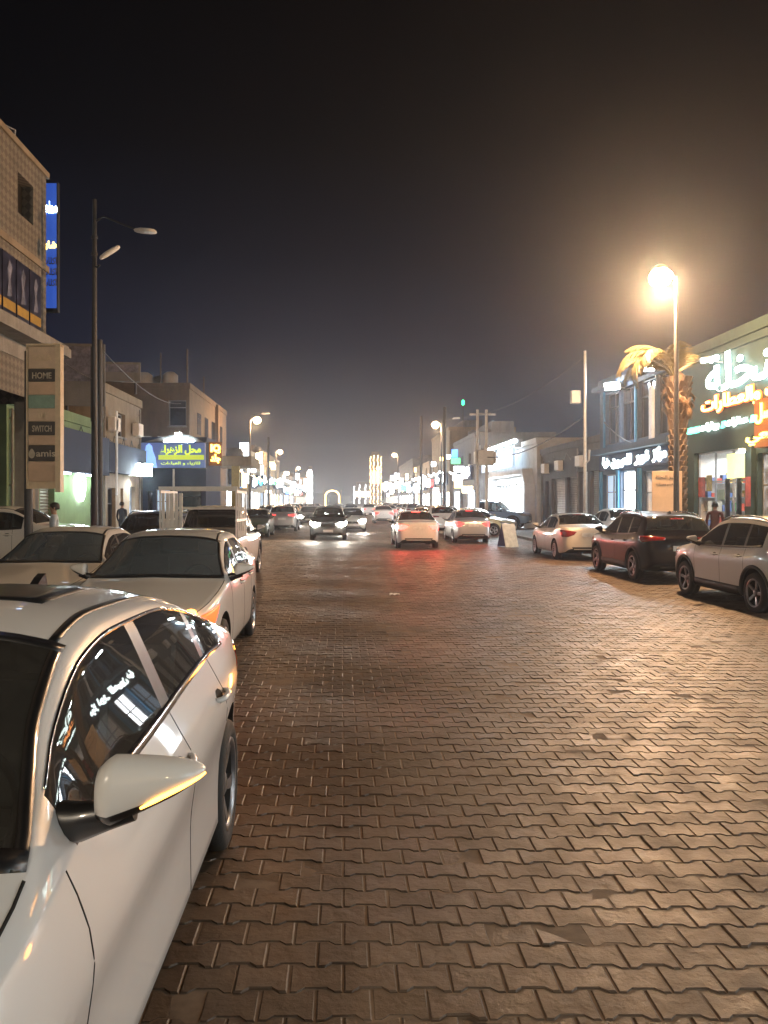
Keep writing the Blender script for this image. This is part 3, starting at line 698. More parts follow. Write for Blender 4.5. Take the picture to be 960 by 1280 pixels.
def paving():
    Lb, Hb, am, gp = .212, .158, .0135, .0055
    ux = np.array([-.5, -.36, -.22, .22, .36, .5]); uy = np.array([1, 1, -1, -1, 1, 1.]) * am
    ox = np.concatenate([ux, ux[::-1]]); oy = np.concatenate([Hb / 2 + uy, -(Hb / 2 + uy[::-1])])   # outline of one dog-bone paver
    ctr = []
    y = 1.0; k = 0
    while y < 62:
        xa = max(-5.9, -.47 * y - .5); xb = min(8.85, .57 * y + .5); i0 = int(math.floor(xa / Lb))
        for i in range(i0, int(xb / Lb) + 1):
            x = (i + .5 * (k % 2)) * Lb
            if xa < x < xb: ctr.append((x, y))
        y += Hb; k += 1
    c = np.array(ctr); n = len(c)
    ringo = np.stack([ox * Lb * (1 - gp / Lb), oy * (1 - gp / Hb * 1.3)], 1)
    ringi = np.stack([ox * (Lb - gp - .012), oy * ((Hb - gp - .014) / Hb)], 1)
    jit = RNG.normal(0, .0012, (n, 2)); rot = RNG.normal(0, .006, n); tx = RNG.normal(0, .010, n); ty = RNG.normal(0, .013, n); dz = RNG.normal(0, .0016, n)
    low = RNG.rand(n) < .025; dz[low] -= RNG.uniform(.002, .006, low.sum()); tx[low] *= 3; ty[low] *= 2.5
    def place(r, z):
        cs, sn = np.cos(rot)[:, None], np.sin(rot)[:, None]
        px = r[None, :, 0] * cs - r[None, :, 1] * sn; py = r[None, :, 0] * sn + r[None, :, 1] * cs
        pz = z + dz[:, None] + tx[:, None] * px + ty[:, None] * py
        X = px + (c[:, 0] + jit[:, 0])[:, None]; Y = py + (c[:, 1] + jit[:, 1])[:, None]
        return np.stack([X, Y, pz + rolling(X, Y)], 2)
    A = place(ringi, .0); B = place(ringo, -.006); C_ = place(ringo, -.03)
    V = np.concatenate([A, B, C_], 1).reshape(-1, 3)
    o = np.arange(n)[:, None] * 36; i = np.arange(12); j = (i + 1) % 12
    # concave outline: three quads on top instead of one n-gon (left end, waist, right end)
    top = np.array([[11, 0, 1, 10], [10, 1, 2, 9], [9, 2, 3, 8], [8, 3, 4, 7], [7, 4, 5, 6]])[:, ::-1]
    q = np.concatenate([top, np.stack([i, j, 12 + j, 12 + i], 1), np.stack([12 + i, 12 + j, 24 + j, 24 + i], 1)])
    F = (o[:, :, None] + q[None]).reshape(-1, 4)
    me = bpy.data.meshes.new('street_paving'); me.vertices.add(len(V)); me.vertices.foreach_set('co', V.ravel())
    me.loops.add(F.size); me.loops.foreach_set('vertex_index', F.ravel()); me.polygons.add(len(F))
    me.polygons.foreach_set('loop_start', np.arange(len(F)) * 4); me.polygons.foreach_set('loop_total', np.full(len(F), 4))
    me.update(calc_edges=True); me.validate(); me.polygons.foreach_set('use_smooth', np.zeros(len(me.polygons), bool))
    a = me.attributes.new('tone', 'FLOAT', 'POINT'); a.data.foreach_set('value', np.repeat(np.clip(RNG.normal(.5, .24, n), 0, 1), 36))
    me.materials.append(M['paver']); tag(link('street_paving', me), kind='structure')
    # sand bed under the joints, following the same dips
    gx = np.arange(-6.0, 9.01, .1); gy = np.concatenate([np.arange(.4, 16, .07), np.arange(16, 62.5, .3)]); GX, GY = np.meshgrid(gx, gy)
    sand = np.full(GX.shape, -.0052); q_ = np.sin(GX * 23 + 3 * np.sin(GY * 7)) * np.sin(GY * 19 + 2 * np.sin(GX * 9)) * .5 + .5
    for sx_, sy_, rd_, hh_ in [(1.25, 3.8, .34, .012), (1.05, 3.35, .22, .010), (2.6, 4.9, .3, .010), (.2, 6.2, .5, .009), (3.6, 7.4, .6, .010), (1.9, 8.8, .5, .008), (-.3, 4.0, .22, .009), (5.2, 10.5, .8, .010), (.6, 11.5, .9, .009), (3.0, 13, 1., .009), (7.9, 13, 1.2, .010), (-.6, 8.2, .5, .010)]:
        sand += hh_ * .58 * np.exp(-((GX - sx_)**2 + ((GY - sy_) / .8)**2) / (rd_ * .75)**2) * (.15 + .85 * q_)
    V = np.stack([GX, GY, rolling(GX, GY) + sand], 2).reshape(-1, 3); w = len(gx)
    F = [(r * w + q_, r * w + q_ + 1, (r + 1) * w + q_ + 1, (r + 1) * w + q_) for r in range(len(gy) - 1) for q_ in range(w - 1)]
    me = bpy.data.meshes.new('joint_sand'); me.from_pydata(V.tolist(), [], F); me.materials.append(M['joint']); tag(link('joint_sand', me), kind='structure')
paving()
M['farpaver'] = mat('far_paving', (.115, .078, .055), .50, var=.45, scale=4, bump=.8, bscale=9.)
M['pavement'] = mat('concrete_pavement', (.20, .18, .155), .75, var=.4, scale=2.2, bump=.35, stain=.5)
M['dirt'] = mat('dusty_ground', (.16, .13, .10), .9, var=.4, scale=.8, bump=.3)
g = MB(); g.add([(-400, -200, -.12), (400, -200, -.12), (400, 700, -.12), (-400, 700, -.12)], [(0, 1, 2, 3)]); tag(g.build('ground', M['dirt']), kind='structure')
g = MB(); g.add([(-6, 62.3, -.004), (8.9, 62.3, -.004), (8.9, 420, -.004), (-6, 420, -.004)], [(0, 1, 2, 3)])
g.add([(-6, -40, -.03), (8.9, -40, -.03), (8.9, .9, -.02), (-6, .9, -.02)], [(0, 1, 2, 3)]); g.build('road', M['farpaver'])['kind'] = 'structure'
for nm, x0, x1, kx in (('pavement', -16, -6.12, -6.12), ('pavement', 9.02, 26, 8.88)):
    g = MB(); g.box(x0, x1, -40, 420, -.1, .13); tag(g.build(nm, M['pavement']), kind='structure')
    g = MB(); y = -40
    while y < 130: g.bbox(kx, kx + .138, y + .01, y + .99, -.1, .142, .015); y += 1.
    g.box(kx, kx + .138, 130, 420, -.1, .142); tag(g.build('kerb', M['kerb']), kind='structure')

# ------------------------------------------------------------------ street furniture
SOD = (1., .55, .27); LED = (.82, .92, 1.)
M['bowl_lit'] = emit('sodium_bowl_lit', (1., .70, .34), 300.); M['bowl_far'] = emit('sodium_bowl_far', (1., .66, .30), 45.)
M['flood_lit'] = emit('floodlight_lit', (.80, .95, 1.), 110.); M['tube_lit'] = emit('fluorescent_tube_lit', (.86, .96, 1.), 14.)
def street_lamp(X, Y, sgn, zt, label, lit=True, power=0., arm=.55, second=True, far=False, col=None):
    t = thing('street_lamp', label, 'street lamp', (X, Y, .13), 0, 'street lamps along the road')
    p = MB(); p.cyl((0, 0, 0), (0, 0, zt - .15), .085 if not far else .1, .045, 10); p.cyl((0, 0, 0), (0, 0, .9), .12, .11, 10); p.box(-.16, .16, -.16, .16, 0, .03); p.build('pole', M['lamppost'], t)
    if lit:
        a = MB(); a.tube([(0, 0, zt - .5), (sgn * .05, 0, zt - .2), (sgn * arm * .5, 0, zt - .02), (sgn * arm, 0, zt + .04)], .03, 8); a.build('arm', M['steel'], t)
        h = MB(); prof = [(.0, .16), (.07, .15), (.13, .10), (.155, .02), (.15, 0)]
        h.lathe(prof, 16, 'Z', (sgn * (arm + .18), 0, zt + .02)); 
        for i, v in enumerate(h.v): h.v[i] = (sgn * (arm + .18) + (v[0] - sgn * (arm + .18)) * 1.35, v[1], v[2])
        h.build('lamp_head', M['lampwhite'], t)
        b = MB(); b.lathe([(.12, .04), (.20, -.03), (.25, -.13), (.255, -.21), (.22, -.33), (.13, -.42), (0, -.45)], 16, 'Z', (sgn * (arm + .18), 0, zt + .015))
        for i, v in enumerate(b.v): b.v[i] = (sgn * (arm + .18) + (v[0] - sgn * (arm + .18)) * 1.15, v[1], v[2])
        b.build('lamp_bowl', M['bowl_far' if far else 'bowl_lit'], t)
        if power: light('lamp_light', 'POINT', (sgn * (arm + .18), 0, zt - .62), power, col or SOD, t, .2)
    if second:
        h = MB(); s2 = 1 if lit else sgn
        z = zt + .35 if lit else zt
        h.tube([(0, 0, z - .5), (s2 * .2, -.02, z - .1), (s2 * .9, -.05, z)], .022, 6); h.build('second_arm', M['darksteel'], t)
        h = MB(); prism = [(.85, -.05), (.95, -.07), (1.45, -.04), (1.5, .0), (1.4, .07), (.95, .05)]
        h.prism([(s2 * a_, z + b_) for a_, b_ in prism], -.19, .09, 'Y'); h.build('second_head', M['lampwhite'], t)
    return t
street_lamp(9.1, 21, -1, 8.05, 'tall street lamp glaring orange right behind the palm tree', True, 4600., .26, False)
for X, Y, pw, lb in ((7.9, 61.8, 900, 'lit orange street lamp on right kerb, second along from the palm'), (7.3, 102.6, 700, 'lit street lamp on right kerb, third along from the palm'), (7.0, 144, 800, 'far lit street lamp on right kerb, fourth along from the palm')):
    street_lamp(X, Y, -1, 8.05, lb, True, pw, .3, Y < 70, True)
for X, Y, pw, lb in ((-7.05, 58.2, 900, 'nearest lit orange street lamp on left kerb, above the canopy'), (-8.4, 96, 700, 'lit street lamp on left kerb, second along from the canopy'), (-8.9, 144, 900, 'far lit street lamp on left kerb, third along from the canopy'), (-9, 185, 600, 'farthest lit street lamp on left kerb')):
    street_lamp(X, Y, 1, 8.05, lb, True, pw, .35, Y < 70, True)
street_lamp(9.1, -17, -1, 8.05, 'street lamp behind the viewpoint on right kerb', True, 400., .12, False)
street_lamp(-6.6, -7.5, 1, 8.3, 'added unseen pale street lamp behind the viewpoint on left kerb', True, 1500., .5, False, col=(1., .91, .80))  # unseen lamp added to light the car fronts and left flanks
# the unlit double-headed pole on the left
t = thing('street_lamp', 'tall dark unlit pole with two white lamp heads on left pavement', 'street lamp', (-6.63, 20.5, .13), 0, 'street lamps along the road')
p = MB(); p.cyl((0, 0, 0), (0, 0, 9.8), .10, .055, 10); p.cyl((0, 0, 0), (0, 0, 1.1), .14, .13, 10)
for z in (8.3, 8.75): p.cyl((0, 0, z), (0, 0, z + .08), .09, .09, 10)
p.build('pole', M['darksteel'], t)
a = MB(); a.tube([(0, 0, 9.2), (.25, -.02, 9.35), (.7, -.05, 9.15), (1.12, -.08, 8.98)], .025, 6); a.build('upper_arm', M['darksteel'], t)
a = MB(); a.tube([(0, 0, 8.35), (.05, -.1, 8.0), (.12, -.15, 7.95), (.2, -.2, 8.0)], .03, 6); a.build('lower_arm', M['darksteel'], t)
def cobra(name, c, yaw, pitch, l, w, par):
    b = MB(); prof = [(0, .045), (.08, .075), (.3, .1), (.7, .1), (.92, .08), (1., .04)]; ns = 12; vs = []
    for u, r in prof:
        for j in range(ns):
            an = 2 * math.pi * j / ns; vs.append(((u - .5) * l, math.cos(an) * r * w * 10, math.sin(an) * r * (.75 if math.sin(an) > 0 else .4)))
    k = len(prof); b.add(vs, [(i * ns + j, i * ns + (j + 1) % ns, (i + 1) * ns + (j + 1) % ns, (i + 1) * ns + j) for i in range(k - 1) for j in range(ns)] + [tuple(range(ns))[::-1], tuple((k - 1) * ns + j for j in range(ns))], 0, True)
    o = b.build(name, M['lampwhite'], par, c); o.rotation_euler = (0, -pitch, yaw); return o
cobra('upper_head', (1.38, -.1, 8.92), 0, R(-4), .58, .17, t); cobra('lower_head', (.47, -.2, 8.32), R(6), R(34), .62, .12, t)

def pole(name, label, cat, X, Y, h, r, m, extra=None, group=None):
    t = thing(name, label, cat, (X, Y, .13), 0, group); p = MB(); p.cyl((0, 0, 0), (0, 0, h), r, r * .75, 8); p.build('pole', m, t)
    if extra: extra(t)
    return t
def lattice(t):
    b = MB()
    for k in range(9): b.tube([(-.22, 0, 6.1 - k * .19), (.0, 0, 6.1 - k * .19 + .02)], .02, 5); b.lathe([(0, .1), (.05, .08), (.03, .04), (.055, 0), (0, -.02)], 8, 'Z', (-.22, 0, 6.1 - k * .19))
    b.build('insulators', M['concrete'], t)
    b = MB(); b.box(-.26, -.16, -.05, .05, 4.1, 6.3); b.build('bracket', M['darksteel'], t)
pole('utility_pole', 'dark utility pole with a column of white insulators beside green shop', 'utility pole', -7.15, 22.6, 6.5, .10, M['darksteel'], lattice)
def boxes(t):
    b = MB(); b.bbox(-.55, -.2, -.15, .15, 5.55, 6.05, .03); b.build('meter_box', M['steel'], t)
    b = MB(); b.tube([(0, 0, 3.2), (.12, -.1, 3.35), (.14, -.1, 3.75)], .04, 6); b.build('bracket', M['steel'], t)
pole('utility_pole', 'thin pale steel pole with small box between grey gates and blue shop', 'utility pole', 9.4, 29.9, 7.6, .075, M['steel'], boxes)
def transformer(t):
    p = MB(); p.cyl((.55, 0, 0), (.55, 0, 7.4), .11, .09, 8); p.build('second_pole', M['lampwhite'], t)
    b = MB(); b.box(-.5, 1.1, -.06, .06, 7.05, 7.17); b.build('crossarm', M['steel'], t)
    b = MB(); b.bbox(-.05, .95, -.35, .3, 3.95, 4.9, .05); b.bbox(1.0, 1.1, -.3, .25, 4.05, 4.8, .02); b.bbox(-.2, -.1, -.3, .25, 4.05, 4.8, .02)
    for x in (.15, .45, .75): b.cyl((x, 0, 4.9), (x, 0, 5.2), .05, .03, 8)
    b.build('transformer', M['lampwhite'], t)
pole('utility_pole', 'twin white poles carrying a grey transformer beside white shop', 'utility pole', 8.3, 47.5, 7.4, .11, M['lampwhite'], transformer)
for X, Y, h, lb in ((7.4, 56, 8.6, 'tall dark pole just beyond the transformer poles'), (7.1, 70, 9.5, 'thick dark mast beside second right street lamp'), (-7.3, 75, 8, 'bare dark pole behind the left canopy')):
    pole('utility_pole', lb, 'utility pole', X, Y, h, .14, M['darksteel'])

# overhead cables
def cable(a, b, sag, label, r=.012):
    c = MB(); a, b = Vector(a), Vector(b); c.tube([a.lerp(b, i / 20) - Vector((0, 0, sag * 4 * (i / 20) * (1 - i / 20))) for i in range(21)], r, 5)
    tag(c.build('overhead_cable', M['darksteel']), label, 'cable', 'overhead cables')
cable((9.4, 29.9, 5.2), (8.85, 47.5, 4.6), .5, 'sagging cable from thin steel pole to the transformer poles', .03)
cable((9.4, 29.9, 7.5), (8.3, 47.5, 7.2), .4, 'upper cable from thin steel pole to the transformer poles')
cable((12.3, 36.2, 5.6), (12.3, 31.4, 4.15), .25, 'pale cable drooping across the front of the blue shop', .03)
cable((8.3, 47.5, 7.2), (7.4, 56, 8.5), .3, 'cable running on from the transformer poles')
cable((-7.15, 22.6, 6.4), (-9.5, 45, 7.6), .5, 'cable from insulator pole to the brown building')
cable((-7.15, 22.6, 5.4), (-8.2, 20.9, 6.2), .15, 'short cable from insulator pole to corner building')

# sign pylon on the left pavement
M['signbeige'] = mat('sun_faded_sign_panel', (.66, .50, .35), .55, var=.15, scale=3); M['signtan'] = mat('tan_sign_panel', (.60, .42, .28), .55, var=.15, scale=3)
M['signdark'] = mat('dark_sign_panel', (.05, .042, .035), .5, var=.3); M['signgreen'] = mat('green_sign_panel', (.22, .34, .26), .5, var=.2); M['signcream'] = mat('cream_lettering', (.5, .43, .33), .5)
M['brass'] = mat('beige_metal_frame', (.66, .52, .34), .4, var=.15)
t = thing('sign_pylon', 'tall beige pylon of stacked sign panels on a dark post', 'sign', (-6.2, 16, .13))
p = MB(); p.cyl((-.40, .12, 0), (-.40, .12, 4.9), .09, .08, 10); p.build('post', M['darksteel'], t)
p = MB(); p.box(-.36, -.33, -.10, .10, 2.02, 4.98); p.box(.24, .35, -.10, .10, 1.95, 5.0); p.box(-.36, .35, -.11, .11, 4.98, 5.02); p.box(-.33, .24, -.04, .08, 2.02, 4.98); p.build('frame', M['brass'], t)
zz = 4.96
for h_, mk, tx in ((.46, 'signbeige', 'SALA'), (.27, 'signdark', 'HOME'), (.27, 'signtan', None), (.28, 'signgreen', None), (.27, 'signbeige', 'DM'), (.29, 'signdark', 'SWITCH'), (.20, 'signtan', None), (.34, 'signdark', 'amis'), (.42, 'signtan', None)):
    s_ = MB(); s_.box(-.32, .235, -.075, -.045, zz - h_ + .012, zz); s_ = s_.build('sign_panel', M[mk], t)
    if tx: letters('lettering', tx, M['signcream'] if mk == 'signdark' else M['brass'], s_, .40 if tx != 'DM' else .14, .13, (-.04 if tx != 'amis' else .04, -.082, zz - h_ / 2), '-Y', .008, .015)
    if tx == 'amis':
        d = MB(); d.prism([(-.25 + .07 * math.cos(a) * (1 - .5 * max(0, math.sin(a))), zz - h_ / 2 + .1 * math.sin(a)) for a in np.linspace(0, 2 * math.pi, 16)[:-1]], -.084, -.076, 'Y'); d.build('drop_mark', M['signcream'], s_)
    zz -= h_
# free standing board in front of the palm
t = thing('notice_board', 'beige notice board on legs in front of the palm trunk', 'sign', (9.25, 22.0, .13))
p = MB(); p.box(-.40, -.36, -.02, .02, 0, 2.6); p.box(.36, .40, -.02, .02, 0, 2.6); p.build('legs', M['steel'], t)
p = MB(); p.bbox(-.43, .43, -.05, -.02, 1.25, 2.62, .01); pb = p.build('panel', M['signbeige'], t)
letters('lettering', 'مخبز النخلة', M['signdark'], pb, .66, .12, (0, -.055, 2.44), '-Y', .006); letters('lettering', 'حلويات و معجنات', M['signdark'], pb, .62, .09, (0, -.055, 2.24), '-Y', .006)
# pavement A-board
t = thing('pavement_sign', 'folding pavement board with blue side standing on the road', 'sign', (6.75, 31.5, 0), R(24))
M['bluepanel'] = mat('blue_panel', (.03, .05, .16), .5); M['whitepanel'] = mat('dirty_white_panel', (.52, .49, .42), .6, var=.3)
p = MB(); p.prism([(-.30, .02), (-.02, .95), (.0, .95), (.0, .93), (-.26, .02)], -.31, .31, 'X')
p.v = [(x, y, z) for x, y, z in p.v]; p.build('front_panel', M['whitepanel'], t)
p = MB(); p.prism([(.30, .02), (.02, .95), (.0, .95), (.0, .93), (.26, .02)], -.31, .31, 'X'); p.build('back_panel', M['bluepanel'], t)
p = MB(); p.prism([(-.24, .06), (-.01, .9), (.01, .9), (.24, .06)], -.315, -.30, 'X'); p.build('side_web', M['bluepanel'], t)
# white cabinet and litter
t = thing('utility_cabinet', 'white street cabinet between parked cars on the left', 'cabinet', (-4.75, 36.9, 0))
p = MB(); p.bbox(-.28, .28, -.2, .2, .06, 1.0, .02); p.box(-.26, .26, -.18, .18, 0, .06); p.build('body', M['whitepanel'], t); p = MB(); p.bbox(-.25, .25, -.22, -.2, .12, .95, .008); p.build('door', M['whitepanel'], t)
p = MB(); v = []
for i in range(5):
    for j in range(4): v.append((i * .05 - .1, j * .05 - .08, .02 + .035 * abs(math.sin(i * 1.7 + j * 2.1))))
p.add(v, [(i * 4 + j, i * 4 + j + 1, (i + 1) * 4 + j + 1, (i + 1) * 4 + j) for i in range(4) for j in range(3)])
o = p.build('paper_scrap', M['plate'], None, (1.02, 15.3, .005)); tag(o, 'crumpled white paper scrap lying on the open paving', 'litter')
sd = o.modifiers.new('s', 'SOLIDIFY'); sd.thickness = .004
# ------------------------------------------------------------------ buildings
M['pane'] = mat('dark_window_glass', (.015, .018, .024), .08, var=.5, scale=1.5, coat=.6)
M['frame'] = mat('window_frame_aluminium', (.30, .31, .32), .4, metal=.4)
M['roller'] = mat('roller_shutter', (.30, .29, .27), .5, metal=.3, var=.3, scale=3, stain=.5)
M['rollerpale'] = mat('pale_corrugated_shutter', (.55, .56, .55), .4, metal=.2, var=.2, scale=3)
M['interior'] = mat('shop_interior_white', (.72, .72, .70), .6, var=.15)
M['floor'] = mat('glossy_shop_tiles', (.55, .53, .50), .15, var=.2)
M['led_white'] = emit('white_sign_letters_lit', (.84, 1., .95), 9.); M['led_far'] = emit('white_shop_glow', (.90, .96, 1.), 14.); M['led_warm'] = emit('warm_shop_glow', (1., .80, .52), 12.)
M['led_orange'] = emit('orange_sign_letters_lit', (1., .52, .16), 6.); M['led_red'] = emit('red_halo_letters_lit', (1., .16, .03), 1.6); M['led_yellow'] = emit('yellow_sign_letters_lit', (1., .66, .10), 6.)
M['led_green'] = emit('green_sign_strip_lit', (.12, .85, .62), 3.2); M['led_teal'] = emit('teal_sign_lit', (.1, .75, .85), 3.); M['led_blue'] = emit('blue_sign_lit', (.04, .12, .6), .45)
M['led_lemon'] = emit('yellow_green_panel_lit', (.78, .92, .42), .75); M['led_dim'] = emit('dim_lit_window', (.55, .75, 1.), .5); M['led_redshop'] = emit('red_sign_lit', (1., .035, .025), 3.)
def wallmat(name, c, **k): return mat(name, c, .8, var=k.pop('var', .25), scale=k.pop('scale', 1.1), bump=.25, bscale=18., stain=k.pop('stain', .6), **k)
M['w_green'] = wallmat('grey_green_cladding', (.026, .054, .050), stain=.25); M['w_slate'] = wallmat('slate_blue_cladding', (.045, .075, .12), stain=.3); M['w_blue'] = wallmat('blue_column_paint', (.05, .20, .36), stain=.2)
M['w_tan'] = wallmat('tan_render', (.32, .25, .17)); M['w_beige'] = wallmat('beige_render', (.36, .31, .24)); M['w_brown'] = wallmat('brown_brick_render', (.20, .145, .10)); M['w_grey'] = wallmat('grey_render', (.22, .22, .22))
M['w_white'] = wallmat('white_render', (.68, .69, .69), stain=.2); M['w_lime'] = wallmat('pale_green_wall', (.20, .30, .16), stain=.3); M['w_navy'] = wallmat('dark_blue_fascia', (.03, .045, .10), stain=.2); M['w_dark'] = wallmat('dark_grey_wall', (.09, .09, .095))
def shell(mb, w, h, d, ops, rev=.22, m=0, parapet=.35):
    xs = sorted({0, w, *[a for o in ops for a in o[:2]]}); zs = sorted({0, h, *[a for o in ops for a in o[2:4]]})
    for xa, xb in zip(xs, xs[1:]):
        for za, zb in zip(zs, zs[1:]):
            cx, cz = (xa + xb) / 2, (za + zb) / 2
            if any(o[0] < cx < o[1] and o[2] < cz < o[3] for o in ops): continue
            mb.add([(xa, 0, za), (xb, 0, za), (xb, 0, zb), (xa, 0, zb)], [(0, 1, 2, 3)], m)
    for o in ops:
        xa, xb, za, zb = o[:4]
        mb.add([(xa, 0, za), (xb, 0, za), (xb, 0, zb), (xa, 0, zb), (xa, rev, za), (xb, rev, za), (xb, rev, zb), (xa, rev, zb)], [(0, 4, 5, 1), (1, 5, 6, 2), (2, 6, 7, 3), (3, 7, 4, 0)], m)
    mb.add([(0, 0, 0), (w, 0, 0), (w, d, 0), (0, d, 0), (0, 0, h), (w, 0, h), (w, d, h), (0, d, h)], [(0, 4, 7, 3), (1, 2, 6, 5), (2, 3, 7, 6), (4, 5, 6, 7)], m)
    if parapet:
        for x0, x1, y0, y1 in ((-.06, w + .06, -.08, .16), (-.06, .14, .165, d), (w - .14, w + .06, .165, d)): mb.box(x0, x1, y0, y1, h + .003, h + parapet, m)
def building(name, label, loc, rz, w, h, d, wall, ops=(), cat='building', group=None, rev=.22, parapet=.35, extra=None):
    t = thing(name, label, cat, loc, rz, group); mb = MB(); shell(mb, w, h, d, ops, rev, 0, parapet); mb.build('wall', wall, t)
    for o in ops:
        xa, xb, za, zb, kind = o[:5]; y = rev
        if kind in ('win', 'lit', 'warm', 'dim', 'dark'):
            f = MB(); nb = max(2, int(round((xb - xa) / 1.1)) + 1)
            for i in range(nb): x = xa + .03 + (xb - xa - .06) * i / (nb - 1); f.box(x - .03, x + .03, y - .06, y - .003, za, zb)
            for z in (za + .03, zb - .03, za + (zb - za) * .72): f.box(xa + .06, xb - .06, y - .055, y - .006, z - .028, z + .028)
            wn = f.build('window', M['darksteel' if kind == 'dark' else 'frame'], t)
            p = MB(); p.add([(xa, y, za), (xb, y, za), (xb, y, zb), (xa, y, zb)], [(0, 1, 2, 3)])
            p.build('pane', M[{'win': 'pane', 'dark': 'pane', 'lit': 'led_far', 'warm': 'led_warm', 'dim': 'led_dim'}[kind]], wn)
            if kind == 'win' and za > 1.: s_ = MB(); s_.box(xa - .06, xb + .06, -.07, -.002, za - .09, za - .004); s_.build('sill', M['concrete'], wn)
        elif kind in ('shut', 'shutpale'):
            s_ = MB(); z = za; n = int((zb - za) / .1)
            for i in range(n):
                z0 = za + (zb - za) * i / n; z1 = za + (zb - za) * (i + 1) / n; zm_ = (z0 + z1) / 2
                s_.add([(xa, y, z0), (xb, y, z0), (xb, y - .03, zm_), (xa, y - .03, zm_), (xb, y, z1), (xa, y, z1)], [(0, 1, 2, 3), (3, 2, 4, 5)])
            s_.build('shutter', M['roller' if kind == 'shut' else 'rollerpale'], t)
        elif kind == 'room':
            D = o[5]; pw = o[6]; colr = o[7] if len(o) > 7 else (.95, .98, 1.)
            r_ = MB(); r_.add([(xa, y, za), (xb, y, za), (xb, y + D, za), (xa, y + D, za), (xa, y, zb), (xb, y, zb), (xb, y + D, zb), (xa, y + D, zb)], [(3, 2, 6, 7), (0, 3, 7, 4), (1, 5, 6, 2), (4, 7, 6, 5)])
            r_.add([(xa, y, za + .01), (xb, y, za + .01), (xb, y + D, za + .01), (xa, y + D, za + .01)], [(0, 1, 2, 3)], 1); r_.build('interior', [M['interior'], M['floor']], t)
            tb = MB(); n = max(1, int((xb - xa) / 1.5))
            for i in range(n): x = xa + (xb - xa) * (i + .5) / n; tb.box(x - .5, x + .5, y + D * .45 - .05, y + D * .45 + .05, zb - .12, zb - .06)
            tb.build('ceiling_lamps', M['tube_lit'], t)
            light('shop_light', 'AREA', ((xa + xb) / 2, y + D * .45, zb - .16), pw, colr, t, xb - xa - .3, (0, 0, 0), sy=D * .5)
            f = MB(); nb = max(2, int(round((xb - xa) / 1.2)) + 1)
            for i in range(nb): x = xa + .03 + (xb - xa - .06) * i / (nb - 1); f.box(x - .03, x + .03, y - .06, y - .003, za, zb)
            for z in (zb - .03, za + (zb - za) * .7): f.box(xa + .06, xb - .06, y - .055, y - .006, z - .03, z + .03)
            f.build('shop_window_frame', M['frame'], t)
    if extra: extra(t)
    return t
def sign(name, label, loc, rz, x0, x1, z0, z1, panel=None, texts=(), y=-.12, th=.1, group=None, edge=None):
    t = thing(name, label, 'sign', loc, rz, group); par = t
    if panel is not None: p = MB(); p.box(x0, x1, y, y + th, z0, z1); par = p.build('panel', panel, t)
    if edge is not None: p = MB(); e = .05; p.box(x0 - e, x1 + e, y - .02, y + th - .01, z1 + .002, z1 + e); p.box(x0 - e, x1 + e, y - .02, y + th - .01, z0 - e, z0 - .002); p.build('frame', edge, t)
    for tx, mk, cx, cz, w, h, bold, *yo in texts: letters('lettering', tx, M[mk], par, w, h, (cx, y - .03 + (yo[0] if yo else 0), cz), '-Y', .04, bold)
    return t
RZ = R(-90)
def goods_side(t, x, y0, y1, zs, seed):
    """shelves of stock along the side wall of a shop"""
    r = random.Random(seed); cols = [mat('stock_%d' % i, c, .5) for i, c in enumerate([(.5, .08, .05), (.5, .34, .06), (.08, .22, .10), (.5, .46, .38), (.10, .16, .36), (.2, .1, .05)])]
    sh = MB(); [sh.box(x + .01, x + .32, y0, y1, z - .03, z) for z in zs]; sh = sh.build('shelf', M['frame'], t); b = MB()
    for z in zs:
        y = y0 + .04
        while y < y1 - .2: w = r.uniform(.08, .2); b.box(x + .05, x + .28, y, y + w, z + .002, z + r.uniform(.12, .38), r.randrange(6)); y += w + r.uniform(.01, .05)
    b.build('packets', cols, sh)
def clutter(t, units, pipes, w):
    """air conditioner boxes, drain pipes and a looping cable on a frontage (y < 0 is the street side)"""
    for x, z in units:
        b = MB(); b.bbox(x, x + .8, -.36, -.06, z, z + .55, .02); b.lathe([(.2, 0), (.2, -.01), (.17, -.012), (.17, 0)], 14, 'Y', (x + .3, -.36, z + .27)); b.box(x + .1, x + .14, -.3, -.003, z - .05, z); b.box(x + .66, x + .7, -.3, -.003, z - .05, z); b.build('air_conditioner', M['lampwhite'], t)
    for x, z0, z1 in pipes:
        b = MB(); b.cyl((x, -.07, z0), (x, -.07, z1), .045, n=8); [b.box(x - .06, x + .06, -.1, -.003, z, z + .04) for z in (z0 + .3, (z0 + z1) / 2, z1 - .3)]; b.build('drain_pipe', M['concrete'], t)
    b = MB(); n = 28; b.tube([(w * (.03 + .94 * i / n), -.05 - .02 * (i % 3), 4.35 + .12 * math.sin(i * 1.9) - .25 * abs(math.sin(i * math.pi / 7))) for i in range(n + 1)], .014, 5); b.build('wall_cable', M['black'], t)
def goods(t, x0, x1, y, zs, seed):
    r = random.Random(seed); cols = [mat('goods_%d' % i, c, .5) for i, c in enumerate([(.5, .08, .05), (.55, .4, .08), (.1, .3, .12), (.6, .58, .5), (.12, .2, .45)])]
    sh = MB(); [sh.box(x0, x1, y - .25, y, z - .03, z) for z in zs]; sh = sh.build('shelf', M['interior'], t)
    b = MB()
    for z in zs:
        x = x0 + .05
        while x < x1 - .2: w = r.uniform(.08, .22); b.box(x, x + w, y - .2, y - .02, z + .002, z + r.uniform(.12, .32), r.randrange(5)); x += w + r.uniform(.01, .06)
    b.build('packets', cols, sh)
